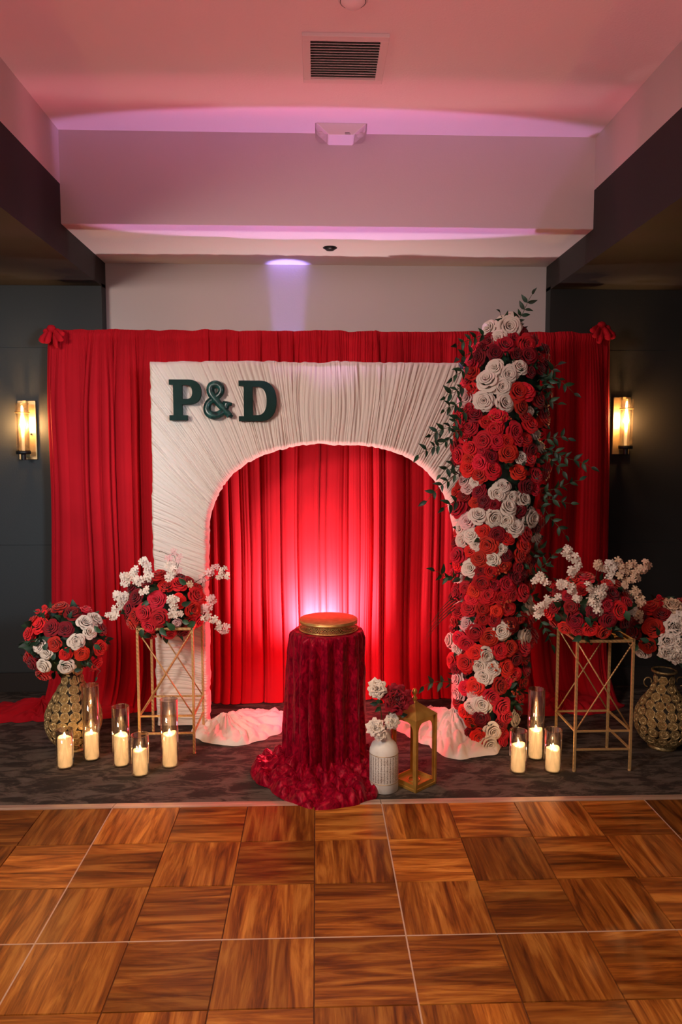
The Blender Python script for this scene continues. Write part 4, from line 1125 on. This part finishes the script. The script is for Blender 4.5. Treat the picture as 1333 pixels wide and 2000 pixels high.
# ------------------------------------------------------------------ gold frame stands
def stand(x0, x1, y0, y1, H_, label):
    t = thing('gold_stand', label, 'plant stand', ((x0 + x1) / 2, (y0 + y1) / 2, 0), 0, 'gold metal flower stands')
    hx, hy = (x1 - x0) / 2, (y1 - y0) / 2; r = 0.0065; zm = 0.21; zl = 0.115
    for sx in (-1, 1):
        for sy in (-1, 1):
            m = MB().box(sx * hx - r, sx * hx + r, sy * hy - r, sy * hy + r, 0.008, H_)
            m.lathe([(0, 0), (.008, 0), (.009, .006), (.0065, .012)], 10, (sx * hx, sy * hy, 0)); m.build('leg', M_goldrib, t, bevel=.0015)
    MB().box(-hx, hx, -hy - r, -hy + r, H_ - .012, H_).box(-hx, hx, hy - r, hy + r, H_ - .012, H_).box(-hx - r, -hx + r, -hy, hy, H_ - .012, H_).box(hx - r, hx + r, -hy, hy, H_ - .012, H_).build('top_frame', M_goldrib, t)
    MB().box(-hx, hx, -hy, hy, H_ - .016, H_ - .012).build('top_plate', M_gold, t)
    c = .0045
    for sy in (-1, 1):
        MB().box(-hx, hx, sy * hy - c, sy * hy + c, zm - c, zm + c).build('rail', M_goldrib, t)
        MB().tube([(-hx, sy * hy, zm), (hx, sy * hy, H_ - .012)], c * .85, 8).build('cross_brace', M_goldrib, t, True)
        MB().tube([(hx, sy * hy, zm), (-hx, sy * hy, H_ - .012)], c * .85, 8).build('cross_brace', M_goldrib, t, True)
    for sx in (-1, 1):
        MB().box(sx * hx - c, sx * hx + c, -hy, hy, zm - c, zm + c).build('rail', M_goldrib, t)
    MB().box(-hx, hx, -hy - c, -hy + c, zl - c, zl + c).build('rail', M_goldrib, t)
    MB().box(hx - c, hx + c, -hy, hy, zl - c, zl + c).build('rail', M_goldrib, t)
    return t


a_, b_ = ground(380, 1472), ground(1122, 1507)
stand(a_.x - .29, a_.x, a_.y, a_.y + .32, .69, 'gold metal stand with crossed braces in front of the left arch leg')
stand(b_.x, b_.x + .285, b_.y, b_.y + .29, .68, 'gold metal stand with crossed braces right of the floral column')

# ------------------------------------------------------------------ pedestal in crushed velvet
pg = ground(642, 1535); PX, PY = 0.064, 3.65; PR, PH = 0.195, 0.705
pc = at(642, 1240, PY); PX = pc.x
ped = thing('draped_pedestal', 'round pedestal under a crushed red velvet cloth in front of the arch', 'pedestal')
nt_, nz_ = 560, 70
th = np.linspace(0, 2 * PI, nt_, endpoint=False)[None, :]; tt = np.linspace(0, 1, nz_)[:, None]
fold = pleats(np.concatenate([th[0] * 0.2]), 91, 0.030, 0.062)
n0 = 36; ph_ = th * n0 / 1.0 + 1.6 * vnoise(np.cos(th) * 2 + 5, np.sin(th) * 2 + 5, 8) * 2
drift = 0.9 * vnoise(np.cos(th) * 1.5 + 3, tt * 2.5, 9)
q_ = (th - PI / 2) % (2 * PI) + 0.10 * drift * tt; q_ = np.clip(q_, 0, 6.3)
fw_ = 0.92 * pleats(np.concatenate([q_.ravel(), [0, 6.3]]), 92, 0.24, 0.50)[:-2].reshape(q_.shape) ** 1.9 + 0.08 * np.abs(np.sin((th * 16 + drift * 3) / 1.0)) ** 0.8
fa = 0.5 + 0.5 * vnoise(np.cos(th) * 6 + 9, np.sin(th) * 6 + 9, 18)
z = PH * (1 - tt) + 0.012
rb = PR + 0.030 * tt ** 0.8 + 0.03 * np.clip(tt - .9, 0, 1) * 8
rnd = np.clip(1 - tt / 0.05, 0, 1)
r = rb - 0.022 * rnd ** 2 + (0.024 + 0.100 * tt ** 0.45) * (fw_ - .5) * (0.6 + .6 * fa) * np.clip(tt / .03, 0, 1) + .004 * vnoise(th * 14, tt * 9, 3)
P = np.stack([PX + r * np.cos(th), PY + r * np.sin(th), z + 0 * th], -1)
top = [np.stack([PX + (PR - .02) * k * np.cos(th) + 0 * th, PY + (PR - .02) * k * np.sin(th), 0 * th + PH + .012 + .004 * (1 - k) + .002 * np.sin(th * 9)], -1) for k in (0.0, .5, .8, .95)]
obj('velvet_cloth', grid_mesh('velvet_cloth', np.concatenate(top + [P], 0), M_velvet, closed=True), ped)
MB().lathe([(0.15, 0), (0.15, PH)], 32, (PX, PY, 0)).build('pedestal_drum', M_plastic, ped, True)
pool('cloth_pool', M_velvet, ped, PX, PY, rad_pts([(0, .27), (45, .24), (90, .24), (135, .26), (170, .36), (190, .42), (205, .40), (222, .40), (238, .44), (262, .50), (280, .46), (300, .42), (314, .35), (335, .35), (350, .30)]), 0.05, 44, ncols=420, nrows=54, inner=.17, folds=17, freq=20, fold=0.048)

# cake stand with a pierced rim
cs = thing('cake_stand', 'round gold cake stand with pierced filigree rim on the velvet pedestal', 'cake stand', (PX, PY, PH + .016))
CR = 0.1475; CHt = 0.052
MB().lathe([(0, CHt - .004), (CR - .004, CHt - .004), (CR, CHt - .002), (CR, CHt + .001), (CR - .002, CHt + .002), (0, CHt + .002)], 72).build('top_plate', M_gold, cs, True)
MB().lathe([(CR - .003, CHt - .016), (CR + .0008, CHt - .016), (CR + .0008, CHt - .002), (CR - .003, CHt - .002)], 72, close=True).build('rim_band', M_gold, cs, True)
MB().lathe([(CR - .002, 0), (CR + .003, 0), (CR + .003, .006), (CR - .002, .006)], 72, close=True).build('foot_ring', M_gold, cs, True)
nn, nr_ = 288, 11; zz = np.linspace(.006, CHt - .016, nr_ + 1); V = []; Fc = []
PAT = ["X.XX.X.XX.X.", "XX..XXXX..XX", ".XXXX..XXXX.", "XX.XX..XX.XX", "X.X..XX..X.X", ".XX.XXXX.XX.", "X.X..XX..X.X", "XX.XX..XX.XX", ".XXXX..XXXX.", "XX..XXXX..XX", "X.XX.X.XX.X."]
for i in range(nr_ + 1):
    for k in range(nn): V.append((CR * math.cos(2 * PI * k / nn), CR * math.sin(2 * PI * k / nn), zz[i]))
for i in range(nr_):
    for k in range(nn):
        if PAT[i][k % 12] == 'X': Fc.append((i * nn + k, i * nn + (k + 1) % nn, (i + 1) * nn + (k + 1) % nn, (i + 1) * nn + k))
obj('pierced_rim', me_new('pierced_rim', V, Fc, M_gold), cs)


# ------------------------------------------------------------------ candles in glass cylinders
def candle(px, base_py, glass_top, wax_bot, wax_top, r, label_g, label_c, group):
    gp = ground(px, base_py); k = (gp.y + r) / gp.y; c = Vector((gp.x * k, gp.y + r, 0))
    H_ = at(px, glass_top, c.y).z; zt = at(px, wax_top, c.y - r * .8).z
    t = thing('glass_cylinder', label_g, 'candle holder', tuple(c), 0, group + ' glass cylinders')
    MB().lathe([(0, 0), (r - .003, 0), (r, .003), (r, H_), (r - .0028, H_), (r - .0028, .010), (0, .010)], 40).build('glass_wall', M_glass, t, True)
    MB().lathe([(r - .0032, H_ - .001), (r + .0006, H_ - .001), (r + .0006, H_ + .0018), (r - .0032, H_ + .0018)], 40, close=True).build('rim', M_glass, t, True)
    rc = r * .80
    cth = thing('pillar_candle', label_c, 'candle', tuple(c + Vector((0, 0, .0105))), 0, group + ' pillar candles')
    h = zt - .0105 - .004; n_ = 36; V = []; prof_ = [(0, 0), (rc * .97, 0), (rc, .004), (rc, h - .006), (rc * .97, h), (rc * .86, h + .001), (rc * .72, h - .008), (0, h - .014)]
    ph0 = R.uniform(0, 6)
    for (r_, z_) in prof_:
        for q in range(n_):
            a = 2 * PI * q / n_; dz = (0.004 * math.sin(a * 2 + ph0) + .003 * math.sin(a + ph0)) if (z_ > h - .007 and r_ > rc * .8) else 0
            V.append((r_ * math.cos(a), r_ * math.sin(a), z_ + dz))
    Fc = [(i * n_ + q, i * n_ + (q + 1) % n_, (i + 1) * n_ + (q + 1) % n_, (i + 1) * n_ + q) for i in range(len(prof_) - 1) for q in range(n_)]
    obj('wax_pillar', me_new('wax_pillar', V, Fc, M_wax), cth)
    MB().tube([(0, 0, h - .014), (0, 0, h - .002)], .001, 6).build('wick', M_wick, cth)
    MB().lathe([(0, 0), (.004, .003), (.0062, .010), (.0045, .019), (.0015, .028), (0, .031)], 12).build('flame', M_flame, cth, True, (0, 0, h - .006))


G1, G2 = 'left group', 'right group'
LC = [(128, 1505, 1425, 1496, 1443, 'glass cylinder candle holder at the far left, low in front of the gold vase', 'lit ivory pillar candle furthest left, before the gold vase'),
      (180, 1489, 1338, 1487, 1436, 'tallest glass cylinder of the left candle group, beside the gold vase', 'lit ivory pillar candle in the tall glass beside the gold vase'),
      (238, 1501, 1380, 1498, 1439, 'mid-height glass cylinder standing third from the left end', 'lit ivory pillar candle third from the left, taller wax pillar'),
      (275, 1520, 1435, 1515, 1468, 'short glass cylinder nearest the dance floor in the left group', 'lit ivory pillar candle nearest the dance floor on the left'),
      (332.5, 1503, 1366, 1495, 1436, 'glass cylinder candle holder in front of the left gold stand', 'lit ivory pillar candle in front of the left gold stand')]
for (px, bp, gt, wb, wt, lg, lc) in LC: candle(px, bp, gt, wb, wt, 0.044 if px != 332.5 else .045, lg, lc, G1)
RC = [(1012, 1514, 1427, 1509, 1458, 'short glass cylinder at the foot of the floral column', 'lit ivory pillar candle at the foot of the floral column'),
      (1046, 1487, 1346, 1484, 1428, 'tall glass cylinder standing behind two short ones on the right', 'lit ivory pillar candle in the tall glass on the right'),
      (1079.5, 1513, 1425, 1511, 1465, 'short glass cylinder beside the right gold stand leg', 'lit ivory pillar candle beside the right gold stand leg')]
for (px, bp, gt, wb, wt, lg, lc) in RC: candle(px, bp, gt, wb, wt, 0.044, lg, lc, G2)

# ------------------------------------------------------------------ milk-can vase with printed label
M_can = mat('white_milk_can', (0.72, 0.68, 0.64), 0.5)
tc = N(M_can, 'ShaderNodeTexCoord'); sx = N(M_can, 'ShaderNodeSeparateXYZ'); L(M_can, tc.outputs['Object'], sx.inputs[0])
an = N(M_can, 'ShaderNodeMath', operation='ARCTAN2'); L(M_can, sx.outputs[1], an.inputs[0]); L(M_can, sx.outputs[0], an.inputs[1])
s1 = N(M_can, 'ShaderNodeMath', operation='MULTIPLY'); s1.inputs[1].default_value = 30; L(M_can, an.outputs[0], s1.inputs[0])
s2 = N(M_can, 'ShaderNodeMath', operation='SINE'); L(M_can, s1.outputs[0], s2.inputs[0])
cb = N(M_can, 'ShaderNodeCombineXYZ'); L(M_can, an.outputs[0], cb.inputs[0]); L(M_can, sx.outputs[2], cb.inputs[1])
mp = N(M_can, 'ShaderNodeMapping'); mp.inputs['Scale'].default_value = (34, 190, 1); L(M_can, cb.outputs[0], mp.inputs[0])
nz = noise(M_can, mp.outputs[0], 1.0, 2, 0.6)
a1 = N(M_can, 'ShaderNodeMath', operation='MULTIPLY_ADD'); a1.inputs[1].default_value = 0.09; L(M_can, s2.outputs[0], a1.inputs[0]); L(M_can, nz, a1.inputs[2])
gt_ = N(M_can, 'ShaderNodeMath', operation='GREATER_THAN'); gt_.inputs[1].default_value = 0.56; L(M_can, a1.outputs[0], gt_.inputs[0])
za = N(M_can, 'ShaderNodeMath', operation='GREATER_THAN'); za.inputs[1].default_value = 0.052; L(M_can, sx.outputs[2], za.inputs[0])
zb_ = N(M_can, 'ShaderNodeMath', operation='LESS_THAN'); zb_.inputs[1].default_value = 0.178; L(M_can, sx.outputs[2], zb_.inputs[0])
m1 = N(M_can, 'ShaderNodeMath', operation='MULTIPLY'); L(M_can, gt_.outputs[0], m1.inputs[0]); L(M_can, za.outputs[0], m1.inputs[1])
m2 = N(M_can, 'ShaderNodeMath', operation='MULTIPLY'); L(M_can, m1.outputs[0], m2.inputs[0]); L(M_can, zb_.outputs[0], m2.inputs[1])
mx = N(M_can, 'ShaderNodeMix', data_type='RGBA'); L(M_can, m2.outputs[0], mx.inputs[0])
bs_ = ramp(M_can, noise(M_can, coords(M_can), 16, 4), [(0.30, (0.42, 0.33, 0.27)), (0.42, (0.70, 0.65, 0.60)), (0.6, (0.76, 0.73, 0.69))])
L(M_can, bs_, mx.inputs[6]); mx.inputs[7].default_value = (0.16, 0.12, 0.09, 1); base(M_can, mx.outputs[2])
gp = ground(750, 1553); cc = Vector((gp.x, gp.y + .07, 0)); cc.x = gp.x * cc.y / gp.y
mc = thing('milk_can_vase', 'white distressed milk-can vase with columns of print beside the velvet pedestal', 'vase', tuple(cc))
MB().lathe([(0, 0), (.066, 0), (.070, .004), (.070, .185), (.068, .200), (.058, .225), (.040, .243), (.033, .250), (.031, .285), (.036, .300), (.032, .300), (.028, .26), (0, .255)], 44).build('body', M_can, mc, True)
for z_ in (.047, .183):
    MB().lathe([(.069, z_ - .0012), (.0712, z_ - .0012), (.0712, z_ + .0012), (.069, z_ + .0012)], 44, close=True).build('label_line', M_brass, mc, True)
fl = thing('peony_posy', 'posy of three white peonies and one red peony in the milk can', 'flowers')
CF = crop(690, 1300, 7.0, [(330, 320, 1.45, 'white'), (590, 450, 2.25, 'red'), (315, 850, 1.4, 'white'), (530, 765, 1.2, 'white'), (370, 940, 1.0, 'white')])
mouth = cc + Vector((0, 0, .295))
for i, (px, py, s_, kd) in enumerate(CF):
    p = at(px, py, cc.y - .05 + .02 * (i % 2)); pts = [mouth + Vector((0, 0, -.04)), mouth.lerp(p, .5) + Vector((0, .02, .01)), p + Vector((0, .02, 0))]
    MB().tube(pts, .0025, 6).build('stem', M_stem, fl, True)
    for j in range(2 if s_ > 1 else 1):
        place(PEONY[kd][j], 'peony', fl, p + Vector((0, -.012 * j, 0)), (R.uniform(-.3, .3) + (-.3 if px < 740 else .1), -1, .35), .033 * s_ * (1 - .3 * j), label=('dark red peony' if kd == 'red' else 'ivory peony') if not j else None)
for (px, py) in crop(690, 1300, 7.0, [(340, 520), (380, 560), (600, 640), (640, 680), (310, 480)]):
    place(RLEAF, 'leaf', fl, at(px, py, cc.y), (R.uniform(-.4, .4), -1, .2), .04)

# ------------------------------------------------------------------ brass lantern
gf = ground(812, 1549); gr = ground(851, 1530); e = Vector((gr.x - gf.x, gr.y - gf.y)); side = 0.145
ang = math.atan2(e.y, e.x); lc = Vector((gf.x, gf.y, 0)) + Matrix.Rotation(ang, 3, 'Z') @ Vector((side / 2, side / 2, 0))
lt = thing('brass_lantern', 'tall open brass lantern with pyramid roof beside the milk can', 'lantern', tuple(lc), ang)
LH = at(812, 1408, gf.y).z; hs_ = side / 2


def arch_loop(w_, z0, z1, rr_, n=8):
    out = [(-w_, z0), (w_, z0)]
    out += [(w_ - rr_ + rr_ * math.cos(a), z1 - rr_ * 1.5 + rr_ * 1.5 * math.sin(a)) for a in np.linspace(0, PI / 2, n)]
    out += [(-w_ + rr_ - rr_ * math.sin(a), z1 - rr_ * 1.5 + rr_ * 1.5 * math.cos(a)) for a in np.linspace(0, PI / 2, n)]
    return out


for k in range(4):
    inn = arch_loop(hs_ - .018, .034, LH - .022, .034)
    out = [(-hs_, .012), (hs_, .012)] + [(hs_, z) for z in np.linspace(LH * .7, LH, 8)] + [(x, LH) if i else (-hs_, LH) for i, x in enumerate([0] * 0)] + [(-hs_, z) for z in np.linspace(LH, LH * .7, 8)]
    A = k * PI / 2
    conv = lambda x, y, z, A=A: (x * math.cos(A) - y * math.sin(A), x * math.sin(A) + y * math.cos(A), z)
    MB().ring(out, inn, -hs_, -hs_ + .004, conv).build('arched_side', M_lantern, lt)
MB().box(-hs_ - .004, hs_ + .004, -hs_ - .004, hs_ + .004, 0, .014).box(-hs_ + .004, hs_ - .004, -hs_ + .004, hs_ - .004, .014, .018).build('base_plate', M_lantern, lt, bevel=.002)
for sx_ in (-1, 1):
    for sy_ in (-1, 1):
        MB().box(sx_ * hs_ - .006, sx_ * hs_ + .006, sy_ * hs_ - .006, sy_ * hs_ + .006, .010, LH).build('corner_post', M_lantern, lt, bevel=.0015)
rf = MB(); q = hs_ + .008; a2 = .012; rh = at(812, 1371, lc.y).z
rf.add([(-q, -q, LH), (q, -q, LH), (q, q, LH), (-q, q, LH), (-a2, -a2, rh), (a2, -a2, rh), (a2, a2, rh), (-a2, a2, rh)], [(0, 1, 5, 4), (1, 2, 6, 5), (2, 3, 7, 6), (3, 0, 4, 7), (4, 5, 6, 7), (3, 2, 1, 0)])
rf.build('roof', M_lantern, lt, bevel=.0015)
MB().lathe([(0, 0), (.011, 0), (.011, .003), (.005, .005), (.0085, .011), (.009, .016), (.005, .023), (.004, .026), (.009, .034), (.010, .040), (.006, .049), (0, .051)], 18, (0, 0, 0)).build('finial', M_lantern, lt, True, (0, 0, rh)).scale = (1.4, 1.4, 1.35)
MB().lathe([(.026, .018), (.030, .018), (.030, .024), (.026, .024)], 24, close=True).build('candle_ring', M_lantern, lt, True)
